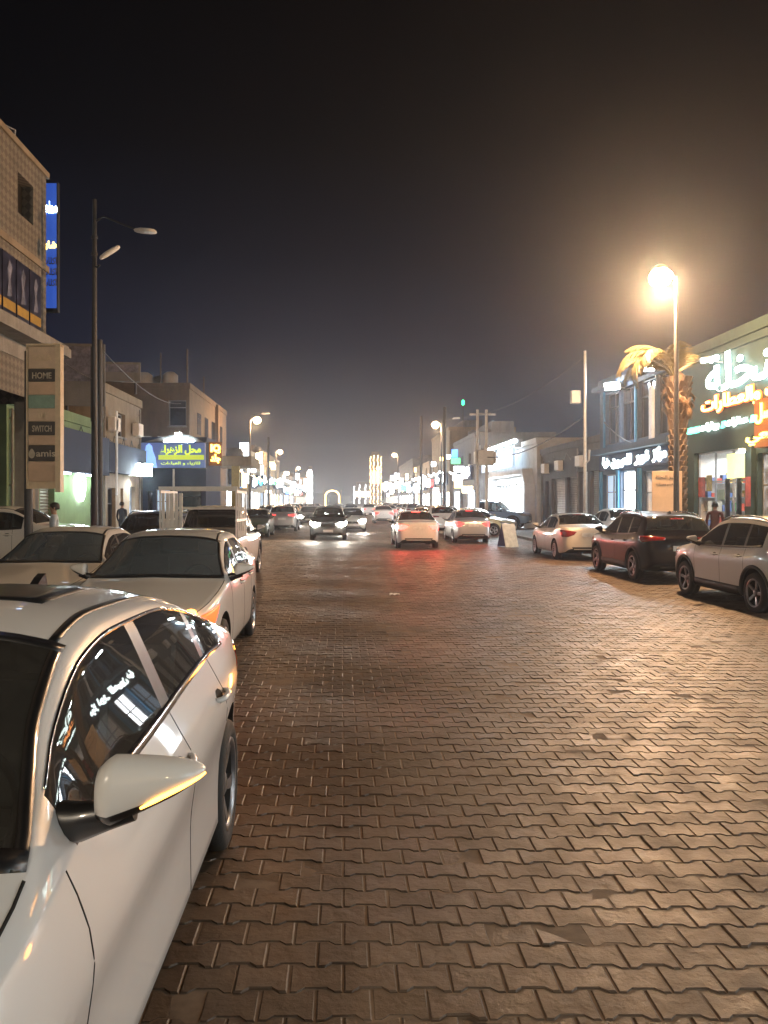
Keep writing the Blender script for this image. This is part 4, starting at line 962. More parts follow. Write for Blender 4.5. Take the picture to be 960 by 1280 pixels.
# --- right side, nearest first
def a_extra(t):
    for x in (.02, 4.62, 8.82, 13.1): p = MB(); p.box(x + .02, x + .38, -.14, -.002, 0, 3.75); p.build('pilaster', M['w_green'], t)
    p = MB(); p = MB(); p.box(-.05, 14.35, -.10, -.004, 6.62, 6.74); p.build('cornice', M['w_green'], t)
    l_ = MB(); l_.box(3.05, 4.52, .10, .14, 2.5, 3.3); l_.build('lit_transom', M['led_lemon'], t)
    d = MB(); d.box(3.0, 3.06, .05, .2, 0, 2.5); d.box(3.74, 3.80, .05, .2, 0, 2.5); d.box(4.5, 4.56, .05, .2, 0, 2.5); d.build('door_frame', M['black'], t)
    r_ = MB(); r_.bbox(3.95, 4.35, .5, .8, .7, 1.5, .04); r_.build('red_display', mat('red_box_display', (.6, .04, .03), .4), t)
    goods_side(t, .95, .3, 2.6, (.4, .9, 1.4, 1.9, 2.4), 3); goods_side(t, 5.15, .3, 2.8, (.5, 1.0, 1.5, 2.0, 2.5), 5)
    s_ = MB(); s_.bbox(1.1, 2.8, .6, 1.0, .05, .95, .02); s_.build('counter', M['w_green'], t)
    for x, z, w_, h_, mk in ((1.0, 1.9, .5, .7, 'poster_r'), (1.6, 2.1, .4, .55, 'poster_y'), (2.35, 1.8, .5, .35, 'signgreen'), (.1, 1.5, .24, 1.2, 'poster_y'), (4.7, 1.6, .3, .9, 'poster_r')):
        q = -.15 if (x < .5 or x > 4.6) else .12; s_ = MB(); s_.box(x, x + w_, q - .006, q, z, z + h_); s_.build('poster', M[mk], t)
M['poster_r'] = mat('red_poster', (.45, .06, .04), .5, var=.6, scale=6); M['poster_y'] = mat('yellow_poster', (.5, .36, .06), .5, var=.6, scale=6)
building('spice_shop', 'grey green shop with giant white lit letters beside the palm', (12.5, 28.3, .13), RZ, 14.3, 6.9, 8, M['w_green'],
         [(.9, 4.55, .02, 3.45, 'room', 2.6, 110), (5.1, 8.8, .02, 3.2, 'room', 2.8, 130, (1., .93, .9)), (9.3, 13.0, .02, 3.2, 'room', 2.8, 130)], extra=a_extra)
sign('shop_sign', 'giant white lit Arabic letters topmost on the grey green shop', (12.5, 28.3, .13), RZ, 0, 0, 0, 0, None, [('النخلة', 'led_white', 4.78, 5.98, 5.3, 1.25, .016)])
sign('shop_sign', 'orange glowing Arabic lettering below the giant white letters', (12.5, 28.3, .13), RZ, 0, 0, 0, 0, None, [('للبهارات والعطارات', 'led_red', 5.3, 4.98, 7.1, .66, .06, .045), ('للبهارات والعطارات', 'led_orange', 5.3, 4.98, 7.0, .58, .015)])
t = thing('shop_sign', 'low strip of green and white lit pieces over shop window', 'sign', (12.5, 28.3, .13), RZ)
p = MB()
for x0, x1 in ((.45, 1.35), (2.95, 3.15), (4.75, 4.98)): p.prism([(x0, 4.16), (x1, 4.16), (x1 + .1, 4.38), (x0 + .1, 4.38)], -.06, -.02, 'Y')
p.build('green_strip', M['led_green'], t); letters('lettering', 'بهارات', M['led_white'], t, 1.35, .30, (2.12, -.05, 4.28), '-Y', .04, .05); letters('lettering', 'عطارات', M['led_white'], t, 1.35, .30, (3.95, -.05, 4.28), '-Y', .04, .03)
M['amberback'] = mat('amber_sign_back', (.20, .07, .01), .5)
sign('shop_sign', 'yellow lit sign low at the frame edge of grey green shop', (12.5, 28.3, .13), RZ, 5.7, 8.6, 3.32, 4.72, M['amberback'], [('بيت العسل', 'led_yellow', 7.15, 4.3, 2.7, .6, .03), ('طبيعي', 'led_yellow', 6.6, 3.62, 2.6, .45, .03)], y=-.42, th=.3)
def flood(label, X, Y, Z, pw, col, facing_down=.9, size=.34):
    t = thing('floodlight', label, 'floodlight', (X, Y, Z), R(48), 'floodlights on the shop fronts')
    b = MB(); b.bbox(-.06, .06, -size / 2, size / 2, -size * .24, size * .24, .02); o = b.build('housing', M['lampwhite'], t)
    g_ = MB(); g_.box(-.078, -.062, -size / 2 + .02, size / 2 - .02, -size * .2, size * .2); g2 = g_.build('lens', M['flood_lit'], t)
    a = MB(); a.tube([(.06, 0, 0), (.3, 0, .02), ((12.5 - X) * .67, -(12.5 - X) * .74, -.1)], .025, 6); a.build('arm', M['steel'], t)
    for q in (o, g2): q.rotation_euler = (0, -.5, 0)
    light('flood_light', 'SPOT', (-.14, 0, -.06), pw, col, t, .12, aim((-.6, .45, -1)), 150, .7)
    if pw > 1000: light('flood_spill', 'POINT', (-.30, 0, .0), 170, col, t, .15)
flood('warm white floodlight on arm just left of giant white letters', 11.95, 25.3, 6.55, 30, (1., .93, .8))
flood('white floodlight on arm above right end of blue shop', 11.95, 30.1, 7.1, 240, LED, size=.5)
flood('brilliant bluish floodlight above left end of blue shop', 11.95, 34.1, 7.0, 1100, LED, size=.7)
flood('small white floodlight low between shop windows', 12.2, 23.5, 3.45, 40, LED, size=.2)
def b_extra(t):
    for x in (.1, 2.42, 4.95, 8.4): p = MB(); p.box(x, x + .28, -.1, -.002, 0, 3.15); p.build('blue_column', M['w_blue'], t)
    p = MB(); p.box(0, 8.8, -.5, -.003, 3.95, 4.2); p.box(-.02, 8.82, -.4, -.004, 7.0, 7.2); p.build('ledge', M['w_slate'], t)
    p = MB()
    for x in (.6, 4.55): p.box(x, x + .14, -.07, -.002, 4.2, 6.95)
    p.build('upright_trim', M['w_blue'], t); p = MB(); p.box(6.25, 6.55, -.12, -.002, 4.25, 6.4); p.build('white_downpipe', M['w_white'], t)
    l_ = MB(); l_.bbox(4.55, 4.9, .1, .2, 2.0, 2.3, .02); l_.build('yellow_lamp_sign', M['led_yellow'], t)
building('corner_shop', 'slate blue shop with tall upper glazing and bright doorway', (12.5, 37.4, .13), RZ, 8.8, 7.2, 8, M['w_slate'],
         [(.45, 2.3, .05, 3.0, 'dim'), (2.75, 4.45, .02, 3.1, 'lit'), (5.3, 8.3, .05, 3.0, 'room', 2.5, 14, (.55, .75, 1.))] + [(x, x + 1.75, 4.4, 6.8, 'dark') for x in (.78, 2.7, 4.8, 6.7)], extra=b_extra)
sign('shop_sign', 'white lit Arabic lettering across the slate blue shop fascia', (12.5, 37.4, .13), RZ, .2, 8.6, 3.2, 3.9, M['w_navy'], [('طبية', 'led_white', 1.25, 3.56, .9, .5, .05), ('للعيون', 'led_white', 3.2, 3.52, 2.4, .58, .05), ('نور', 'led_white', 5.55, 3.55, 1.5, .56, .05), ('مركز', 'led_white', 7.35, 3.6, 1.3, .6, .05)])
def y_extra(t): clutter(t, [(1.2, 3.5), (4.2, 3.55), (8.2, 3.6)], [(.4, 0, 4.6), (7.75, 0, 4.6)], 11.4)
building('gated_yard', 'low slate grey frontage with tan metal gates between blue and white shops', (12.7, 49.2, .13), RZ, 11.5, 4.7, 6, M['w_dark'],
         [(.9, 2.0, 0, 3.0, 'shut'), (2.3, 5.2, 0, 3.1, 'shut'), (5.5, 7.6, 0, 3.1, 'shut'), (7.9, 9.3, 0, 3.3, 'shutpale'), (9.6, 11.0, 0, 3.3, 'shutpale')], extra=y_extra)
def d_extra(t):
    p = MB(); p.prism([(2.3, 0), (2.3, 2.9), (3.4, 3.9), (15.2, 3.9), (15.9, 2.9), (15.9, 0), (15.5, 0), (15.5, 2.8), (15.0, 3.5), (3.6, 3.5), (2.7, 2.8), (2.7, 0)], -.7, -.004, 'Y'); p.build('white_portal', M['w_white'], t)
    b = MB()
    for i in range(9): b.lathe([(0, .1), (.13, .06), (.16, 0), (.13, -.06), (0, -.1)], 10, 'Z', (1.6 + i * 1.35, -.55, 5.95 + (.0)))
    b.build('row_of_bulbs', M['flood_lit'], t); b = MB(); b.box(1.2, 12.8, -.6, -.5, 6.07, 6.12)
    for i in range(5): b.box(1.6 + i * 2.7, 1.64 + i * 2.7, -.55, -.003, 5.5, 6.08)
    b.build('bulb_rail', M['steel'], t)
    light('portal_light', 'AREA', (9, -1.6, 3.6), 2200, LED, t, 10, (0, 0, 0), sy=1.)
building('white_showroom', 'brilliant white shop with glowing portal and bulbs above its sign', (12.5, 66, .13), RZ, 16.4, 5.5, 8, M['w_white'],
         [(.3, 1.0, .6, 2.6, 'dark'), (1.3, 2.1, .6, 2.6, 'dim'), (2.8, 15.4, .02, 3.0, 'room', 2.6, 1500, (.86, .94, 1.))], extra=d_extra)
sign('shop_sign', 'overexposed white sign above the brilliant white portal', (12.5, 66, .13), RZ, 1.3, 13.2, 4.1, 5.4, M['led_dim'], [('معرض الفخامة', 'led_white', 7.3, 4.85, 11.2, 1.1, .06)], y=-.85, th=.15)
# row goes on beside and behind the viewpoint, unseen, added to light near cars
building('added_shop_row', 'unseen added white fronted row of lit shops beside the viewpoint right', (12.5, 13.6, .13), RZ, 27, 5.6, 6, M['w_white'], [(x, x + 5.4, .02, 3.0, 'room', 2.4, 700) for x in (.8, 7.3, 13.8, 20.3)])
for x_, tx, mk in ((3.5, 'موبايل', 'led_white'), (10., 'حلويات', 'led_orange'), (16.5, 'ملابس', 'led_white'), (23., 'صيدلية', 'led_green')):
    sign('shop_sign', '%s lit sign on the unseen added shop row beside the viewpoint' % {3.5: 'first white', 10.: 'orange', 16.5: 'second white', 23.: 'green'}[x_], (12.5, 13.6, .13), RZ, x_ - 3, x_ + 3, 3.3, 4.9, M['w_navy'], [(tx, mk, x_, 4.1, 5.4, 1.3, .06)])
flood('added unseen white floodlight on the shop row beside the viewpoint, further one', 11.9, 5.5, 5.3, 500, LED)  # floodlight added out of view to brighten the parked cars
flood('added unseen white floodlight on the shop row beside the viewpoint, nearer one', 11.9, -5.5, 5.3, 700, LED)  # second added floodlight, out of view, brightens cars and left frontage
# --- left side
M['brickscreen'] = None
def lattice_mat():
    m, nt, b = _nt('patterned_brick_screen'); L = nt.links.new
    tc = N(nt, 'ShaderNodeTexCoord'); mp = N(nt, 'ShaderNodeMapping'); mp.inputs['Rotation'].default_value = (R(90), 0, R(0)); L(tc.outputs['Object'], mp.inputs[0])
    sx = N(nt, 'ShaderNodeSeparateXYZ'); L(tc.outputs['Object'], sx.inputs[0]); cb = N(nt, 'ShaderNodeCombineXYZ')
    a = N(nt, 'ShaderNodeMath', operation='ADD'); s_ = N(nt, 'ShaderNodeMath', operation='SUBTRACT')
    ad = N(nt, 'ShaderNodeMath', operation='ADD'); L(sx.outputs[0], ad.inputs[0]); L(sx.outputs[1], ad.inputs[1])
    L(ad.outputs[0], a.inputs[0]); L(sx.outputs[2], a.inputs[1]); L(ad.outputs[0], s_.inputs[0]); L(sx.outputs[2], s_.inputs[1])
    L(a.outputs[0], cb.inputs[0]); L(s_.outputs[0], cb.inputs[1]); cb.inputs[2].default_value = .03
    ck = N(nt, 'ShaderNodeTexChecker', i_Scale=4.6); ck.inputs[1].default_value = (.31, .27, .215, 1); ck.inputs[2].default_value = (.20, .172, .136, 1); L(cb.outputs[0], ck.inputs[0])
    n1 = N(nt, 'ShaderNodeTexNoise', i_Scale=1.5, i_Detail=6.); L(tc.outputs['Object'], n1.inputs['Vector'])
    mx = N(nt, 'ShaderNodeMix', data_type='RGBA', blend_type='MULTIPLY'); mx.inputs[0].default_value = .6; L(ck.outputs[0], mx.inputs[6]); L(n1.outputs['Fac'], mx.inputs[7]); L(mx.outputs[2], b.inputs['Base Color'])
    b.inputs['Roughness'].default_value = .85
    bp = N(nt, 'ShaderNodeBump'); bp.inputs['Strength'].default_value = .6; bp.inputs['Distance'].default_value = .03; L(ck.outputs['Fac'], bp.inputs['Height']); L(bp.outputs[0], b.inputs['Normal'])
    return m
M['lattice'] = lattice_mat()
M['poster'] = mat('dark_poster_print', (.03, .03, .06), .35, var=.9, scale=3.5); M['posterband'] = mat('yellow_poster_band', (.45, .27, .03), .5); M['posterfig'] = mat('pale_poster_smear', (.2, .2, .27), .5, var=.7, scale=5)
RL = R(90)
t = building('corner_building', 'tall building with patterned brick upper wall overhanging at left edge', (-8, 4, 4.5), RL, 16.7, 6.1, 6, M['lattice'], [(14.9, 15.85, 4.5, 5.5, 'void'), (10.5, 11.4, 4.5, 5.5, 'void')], parapet=.0, rev=.3)
for x in (14.9, 10.5): p = MB(); p.add([(x, .3, 4.5), (x + .95, .3, 4.5), (x + .95, .3, 5.5), (x, .3, 5.5)], [(0, 1, 2, 3)]); p.build('dark_opening', M['under'], t)
p = MB(); p.box(-.1, 16.8, -.06, .2, 6.103, 6.25); p.box(-.1, 16.8, -.05, -.003, 3.55, 3.72); p.build('string_course', M['w_tan'], t)
p = MB(); p.box(0, 16.9, -.55, -.003, 1.30, 1.58); p.box(0, 16.72, -.03, -.004, .9, 1.29); p.build('concrete_canopy', M['concrete'], t)
p = MB(); p.box(16.7, 17.2, -.5, 6, 1.32, 1.56); p.build('canopy_return', M['concrete'], t)
for i in range(7):
    x = 16.25 - i * .78; p = MB(); p.box(x - .74, x - .02, -.05, -.003, 1.86, 3.28); po = p.build('poster', M['poster'], t)
    p = MB(); p.box(x - .72, x - .04, -.056, -.052, 1.95, 2.18); p.build('yellow_band', M['posterband'], po)
    p = MB(); c = x - .38; p.prism([(c - .12, 2.25), (c + .14, 2.3), (c + .05, 2.7), (c + .16, 3.0), (c, 3.15), (c - .12, 2.9), (c - .05, 2.6)], -.056, -.052, 'Y'); p.build('printed_figure', M['posterfig'], po)
p = MB(); p.box(-.0, 12.3, 1.7, 5.9, -4.37, -.003); p.box(16.1, 16.6, .15, .6, -4.37, -.003); p.build('ground_floor', M['w_beige'], t)
for x in (3.2, 6.5, 9.6):
    p = MB(); p.box(x, x + 2.4, 1.62, 1.697, -4.3, -1.5); p.build('shutter', M['roller'], t)
p = MB(); p.cyl((14.8, 1.4, 6.1), (14.8, 1.4, 6.9), .5, .5, 16); p.box(16.1, 16.5, .5, 1.6, 6.1, 6.6); p.tube([(16.0, .6, 6.1), (15.9, .5, 7.0), (15.2, .5, 6.8)], .03, 6); p.build('roof_clutter', M['steel'], t)
t = sign('shop_sign', 'tall blue lit blade sign at the corner of patterned brick building', (-8.46, 21.35, .13), 0, .0, .60, 6.55, 10.05, None)
t.location.z += .5
p = MB(); p.box(0, .56, -.08, .08, 6.5, 10.1); p.build('case', M['darksteel'], t)
p = MB(); p.box(.03, .53, -.1, -.085, 6.6, 10.05); f = p.build('lit_face', M['led_blue'], t)
letters('lettering', 'مطعم', M['led_white'], f, .45, .5, (.33, -.11, 9.3), '-Y', .01, .03); letters('lettering', 'شاي', M['led_yellow'], f, .4, .3, (.33, -.11, 8.3), '-Y', .01, .03)
for z in (7.9, 7.6, 7.3): letters('lettering', 'اكلات', M['posterfig'], f, .42, .2, (.33, -.11, z), '-Y', .01, .02)
p = MB(); p.box(-.25, 0, -.04, .04, 7.2, 7.3); p.box(-.25, 0, -.04, .04, 9.4, 9.5); p.build('bracket', M['darksteel'], t)
def g_extra(t):
    p = MB(); p.box(3.0, 8.4, -.35, -.003, 2.75, 4.2); p.build('fascia', M['w_navy'], t)
    l_ = MB()
    for x in (3.4, 6.0): l_.box(x, x + .9, -.3, -.25, 2.66, 2.72)
    l_.build('tube_lamp', M['tube_lit'], t)
    clutter(t, [(1.0, 3.2)], [(.2, 0, 4.4), (2.0, 0, 4.4)], 8.2)
    light('tube_light', 'AREA', (5.6, -.5, 2.6), 40, (.75, 1., .8), t, 4, (R(35), 0, 0), sy=.2)
building('green_shop', 'small pale green lit shop with dark blue fascia at left', (-9.5, 21.7, .13), RL, 8.4, 4.5, 6, M['w_lime'], [(.6, 1.5, 0, 2.3, 'dark'), (2.4, 3.6, 0, 2.4, 'shut'), (7.2, 8.1, 0, 2.3, 'dark')], extra=g_extra)
t = thing('shop_sign', 'arched white lit disc sign on the pale green shop wall', 'sign', (-9.5, 27.6, .13), RL)
p = MB(); p.prism([(.42 * math.cos(a), 2.3 + .55 * math.sin(a)) for a in np.linspace(0, 2 * math.pi, 25)[:-1]], -.12, -.01, 'Y'); f = p.build('lit_face', M['led_far'], t)
p = MB(); p.prism([(-.1, 1.95), (.05, 1.95), (.1, 2.4), (.2, 2.65), (.0, 2.5), (-.16, 2.6), (-.06, 2.35)], -.135, -.122, 'Y'); p.build('emblem', M['w_lime'], f)
for X, Y, z0, h_, w_, lb in ((-9.2, 27.2, 4.75, 2.7, 1.5, 'dull grey billboard panel standing on the green shop roof'), (-9.3, 31.6, 6.3, 1.3, 1.9, 'small blank billboard on the tan shop roof')):
    t = thing('billboard', lb, 'billboard', (X, Y, z0), R(8)); p = MB(); p.box(-w_ / 2, w_ / 2, -.06, .06, .5, h_); pb = p.build('panel', M['w_grey'], t)
    p = MB(); p.box(-w_ / 2 + .08, w_ / 2 - .08, -.068, -.062, .6 + (h_ - .5) * .35, h_ - .1); p.build('print', M['posterfig'], pb)
    p = MB(); p.cyl((-w_ / 2 + .2, 0, 0), (-w_ / 2 + .2, 0, .5), .05); p.cyl((w_ / 2 - .2, 0, 0), (w_ / 2 - .2, 0, .5), .05); p.build('legs', M['darksteel'], t)
def t_extra(t):
    p = MB(); p.box(.1, 5.7, -.3, -.003, 2.9, 4.1); p.build('fascia', M['w_navy'], t)
    p = MB(); p.box(.8, 1.0, -.36, -.31, 2.0, 5.4); p.build('white_upright', M['w_white'], t); clutter(t, [(.6, 4.6), (4.2, 4.7)], [(5.5, 0, 6), (.2, 0, 6)], 5.6)
building('tan_shop', 'tan two storey shop with a floodlit doorway under blue fascia', (-9.5, 30.2, .13), RL, 5.8, 6.1, 6, M['w_tan'], [(.8, 1.9, 0, 2.3, 'dark'), (2.6, 3.0, 0.3, 2.3, 'shutpale'), (4.0, 4.9, .02, 2.4, 'dim'), (2, 3.3, 4.5, 5.5, 'win')], extra=t_extra)
t = thing('floodlight', 'glaring white twin floodlight over the tan shop doorway', 'floodlight', (-9.1, 34.6, 3.3), R(-38), 'floodlights on the shop fronts')
p = MB(); p.bbox(-.05, .05, -.6, -.04, -.3, .3, .03); p.bbox(-.05, .05, .04, .6, -.3, .3, .03); p.cyl((-.4, 0, 0), (0, 0, 0), .03); p.build('housing', M['lampwhite'], t)
p = MB(); p.box(.055, .07, -.57, -.07, -.27, .27); p.box(.055, .07, .07, .57, -.27, .27); p.box(-.04, .04, -.622, -.605, -.27, .27); p.build('lens', M['flood_lit'], t)
light('flood_light', 'SPOT', (.2, -.1, -.1), 420, LED, t, .15, aim((.35, -.2, -1)), 150, .8)
# sign kiosk facing the camera
def k_extra(t):
    p = MB(); p.prism([(.2, 4.95), (1.6, 5.3), (2.6, 5.35), (3.4, 4.95)], -.5, -.002, 'Y'); p.build('lamp_hood', M['w_grey'], t)
    p = MB(); p.box(1.9, 2.2, -.55, -.45, 5.05, 5.45); p.box(1.3, 2.9, -.62, -.58, 4.93, 4.97); p.build('sign_lamp', M['flood_lit'], t)
    p = MB(); p.cyl((1.75, -.3, 0), (1.75, -.3, 3.5), .06); p.build('white_post', M['w_white'], t)
building('kiosk_shop', 'small shop turned to the viewer under the yellow green sign', (-10.95, 42, .13), 0, 3.45, 4.9, 5, M['w_navy'], [(.25, .55, 0, 2.3, 'dark'), (.7, 1.5, 0, 2.4, 'dim'), (2.0, 3.2, .5, 2.6, 'dark')], extra=k_extra)
M['signblue'] = emit('blue_lightbox_face', (.10, .16, .42), .32); M['lime_letters'] = emit('lime_letters_lit', (.62, .80, .06), .9); M['limeband'] = emit('lime_band_lit', (.50, .62, .06), .65); M['paleblue'] = emit('pale_blue_figure_lit', (.28, .52, .9), .75)
t = sign('shop_sign', 'blue lightbox sign with yellow green lettering and veiled figure', (-10.95, 42, .13), 0, .0, 3.5, 3.55, 4.9, M['signblue'], [('محل الزهراء', 'lime_letters', 2.2, 4.5, 2.2, .55, .04), ('للازياء و العباءات', 'lime_letters', 2.2, 3.78, 2.1, .2, .01)], y=-.6, th=.25, edge=M['darksteel'])
p = MB(); p.box(1.0, 3.45, -.612, -.603, 3.98, 4.24); p.build('lime_band', M['limeband'], t)
p = MB(); p.prism([(.02, 3.56), (.92, 3.56), (.84, 4.1), (.70, 4.45), (.66, 4.72), (.5, 4.86), (.34, 4.74), (.28, 4.45), (.12, 4.1)], -.63, -.602, 'Y'); p.build('veiled_figure', M['paleblue'], t)
t = sign('shop_sign', 'small yellow lit sign beside the blue lightbox sign', (-7.5, 42.2, .13), R(20), .1, .8, 3.7, 5.0, M['amberback'], [('IQ', 'led_yellow', .45, 4.62, .55, .5, .06), ('جلد', 'led_yellow', .45, 4.08, .55, .5, .06)], y=-.2)
# brown building with roof tanks
def br_extra(t):
    p = MB(); p.box(6.5, 6.62, 2, 14, 5.2, 5.4); p.box(6.5, 6.75, 9.5, 10.1, 4, 8.9); p.build('street_side_trim', M['w_brown'], t)
    for y in (2.5, 5.2, 8.0, 11.5):
        p = MB(); p.box(6.502, 6.54, y, y + 1.2, 6.1, 7.5); p.build('window', M['pane'], t); 
    for x, y, r in ((3.3, 1.6, .55), (4.0, 3.0, .55), (5.0, 1.4, .5)): tk = MB(); tk.lathe([(0, 1.25), (r * .5, 1.2), (r, 1.0), (r, .1), (0, .1)], 14, 'Z', (x, y, 8.75)); tk.build('roof_tank', M['lampwhite'], t)
    for x in (3.4, 4.6): tk = MB(); tk.bbox(x, x + .8, -.32, -.03, 5.2, 5.75, .02); tk.build('air_conditioner', M['lampwhite'], t)
    tk = MB(); tk.cyl((4.6, .5, 8.75), (4.6, .5, 11), .05); tk.cyl((6.3, .3, 8.75), (6.3, .3, 11.2), .06); tk.cyl((6.3, 6, 8.75), (6.3, 6, 10.4), .05); tk.box(-.2, 2.2, .4, 4, 8.75, 10.2); tk.build('roof_posts', M['w_brown'], t)
building('brown_building', 'dark brown three storey building with water tanks on its roof', (-16, 47.5, .13), 0, 6.5, 8.7, 15, M['w_brown'], [(5.2, 6.3, 6.4, 8.0, 'win'), (1.5, 2.6, 6.4, 8.0, 'win')], extra=br_extra)
sign('shop_sign', 'narrow white lit panel right of the small yellow sign', (-9.5, 49.5, .13), RL, .2, 3.4, 3.0, 5.2, M['led_dim'], [('احذية', 'led_far', 1.8, 4.1, 2.6, 1.2, .05)])
t = thing('canopy', 'flat roofed canopy on a yellow column along left pavement', 'canopy', (-7.2, 53, .13)); p = MB(); p.bbox(-1.6, 1.1, -2, 3, 4.1, 4.75, .05); p.build('roof', M['w_tan'], t)
p = MB(); p.box(-.25, .25, -1.7, -1.2, 0, 4.1); p.build('column', mat('yellow_column_paint', (.42, .32, .12), .6), t); p = MB(); p.lathe([(0, .7), (.5, .6), (.6, .2), (.6, 0)], 12, 'Z', (-.3, 0, 4.75)); p.build('roof_tank', M['steel'], t)
# --- rows running away down the street
rr = random.Random(11); M['bulb_w'] = emit('white_bulbs_lit', (.93, .97, 1.), 16.); M['bulb_y'] = emit('warm_bulbs_lit', (1., .75, .42), 16.)
def far_block(side, ya, yb, h, wall, X, front, upper, sg, label, slabel):
    w = yb - ya; rz = RZ if side > 0 else RL; loc = (X * side, yb if side > 0 else ya, .13); ops = []; n = max(2, int(w / 4.2)); bw = w / n
    for i in range(n): ops.append((i * bw + .35, (i + 1) * bw - .35, .02, 2.75, front[i % len(front)]))
    if h > 6.2:
        for i in range(n): ops.append((i * bw + .9, i * bw + 2.1, 4.9, 6.1, upper[i % len(upper)]))
    def ex(t):
        p = MB(); p.box(rr.uniform(1, w - 2), w - .5, 1.5, 3.5, h, h + rr.uniform(.8, 1.8)); p.lathe([(0, 1.2), (.5, 1.0), (.5, 0)], 10, 'Z', (rr.uniform(.8, w / 2), 1, h)); p.build('roof_clutter', M['w_grey'], t)
        p = MB()
        for i in range(n): p.bbox(i * bw + 2.4, i * bw + 3.1, -.32, -.003, 4.5, 5.0, .02)
        p.build('air_conditioners', M['lampwhite'], t)
        if label[0] != 'l' or side > 0:
            b = MB(); n_ = int(w / .9); zz = rr.uniform(4.3, 5.2)
            for i in range(n_): b.lathe([(0, .10), (.09, 0), (0, -.10)], 6, 'Z', (.4 + i * .9, -.45, zz - .25 * abs(math.sin(i * math.pi / 6))))
            b.build('string_of_bulbs', M[rr.choice(['bulb_w', 'bulb_y'])], t)
    building('shop_row', label, loc, rz, w, h, 7, wall, ops, extra=ex)
    for i, (mk, txt) in enumerate(sg):
        c = w * (i + .5) / len(sg); ww = (w / len(sg) - .5) * rr.uniform(.6, 1); dz_ = rr.uniform(-.1, .9)
        sign('shop_sign', slabel[i], loc, rz, c - ww / 2, c + ww / 2, 2.95 + dz_, 4.25 + dz_, M['w_navy'], [(txt, mk, c, 3.6 + dz_, ww * .88, .95, .06)], y=-.3, th=.2)
far_block(1, 67, 80, 7.4, M['w_grey'], 11.5, ['lit', 'shut', 'lit'], ['dark', 'dim'], [('led_white', 'بغداد'), ('led_far', 'موبايل')], 'grey two storey shops next beyond the brilliant white shop', ['white lit sign far end of grey shops beyond white portal', 'pale lit sign near end of grey shops beyond white portal'])
far_block(1, 81, 97, 9.2, M['w_tan'], 11.2, ['lit', 'lit', 'warm'], ['dim', 'dark'], [('led_redshop', 'كباب'), ('led_white', 'صيدلية'), ('led_white', 'عطور')], 'taller tan shop block, second beyond the white shop', ['red lit shop sign on the taller tan block', 'middle white lit sign on the taller tan block', 'near white lit sign on the taller tan block'])
far_block(1, 98, 118, 6.5, M['w_beige'], 11., ['lit', 'warm', 'lit'], ['warm', 'dark'], [('led_far', 'ازياء'), ('led_white', 'حلويات'), ('led_warm', 'مطعم')], 'beige shop block, third beyond the white shop', ['far bluish sign on third block right', 'middle white sign on third block right', 'warm lit sign on third block right'])
far_block(1, 119, 148, 8.0, M['w_grey'], 10.8, ['lit', 'lit', 'warm', 'lit'], ['dim', 'warm'], [('led_white', 'اسواق'), ('led_warm', 'مخبز'), ('led_white', 'كهرباء')], 'grey shop block, fourth beyond the white shop', ['distant white sign end of fourth block', 'distant warm sign on fourth block', 'distant white sign start of fourth block'])
far_block(1, 149, 190, 6.0, M['w_brown'], 10.5, ['lit', 'warm'], ['warm'], [('led_warm', 'مطعم'), ('led_white', 'محلات')], 'low brown shops far along right side', ['far warm sign on low brown shops', 'far white sign on low brown shops'])
far_block(-1, 63, 77, 5.4, M['w_grey'], 9.6, ['lit', 'dim', 'lit'], ['dark'], [('led_far', 'ملابس'), ('led_white', 'اثاث')], 'grey single storey shops beyond the canopy on left', ['bluish lit sign first of the shops beyond left canopy', 'white lit sign second of the shops beyond left canopy'])
far_block(-1, 78, 94, 6.6, M['w_beige'], 9.6, ['lit', 'lit', 'dim'], ['dark', 'dim'], [('led_white', 'سوق'), ('led_teal', 'بصريات'), ('led_white', 'هدايا')], 'beige shop block, second beyond left canopy', ['white sign near end of left beige block', 'teal sign on the left beige block', 'white sign far end of left beige block'])
far_block(-1, 95, 118, 7.5, M['w_tan'], 9.8, ['lit', 'warm', 'lit'], ['warm', 'dark'], [('led_white', 'حليب'), ('led_far', 'كافيه')], 'tan shop block, third beyond left canopy', ['white sign on third left block', 'pale sign on third left block'])
far_block(-1, 119, 155, 6., M['w_grey'], 9.8, ['lit', 'dim', 'warm'], ['dark'], [('led_white', 'معرض'), ('led_warm', 'شاورما'), ('led_white', 'اقمشة')], 'grey shop block far along left side', ['distant white sign first on far left block', 'distant warm sign on far left block', 'distant white sign last on far left block'])
far_block(-1, 156, 205, 7., M['w_brown'], 10., ['warm', 'lit'], ['warm'], [('led_white', 'سوق'), ('led_white', 'بيت')], 'brown shops at far end of left side', ['white sign first on farthest left shops', 'white sign last on farthest left shops'])
bl = random.Random(3); M['soft_w'] = emit('soft_white_box_sign', (.86, .93, 1.), 4.); M['soft_y'] = emit('soft_yellow_box_sign', (1., .66, .24), 5.); M['soft_b'] = emit('soft_blue_box_sign', (.12, .35, 1.), 2.); M['soft_g'] = emit('soft_green_box_sign', (.15, .8, .3), 1.6)
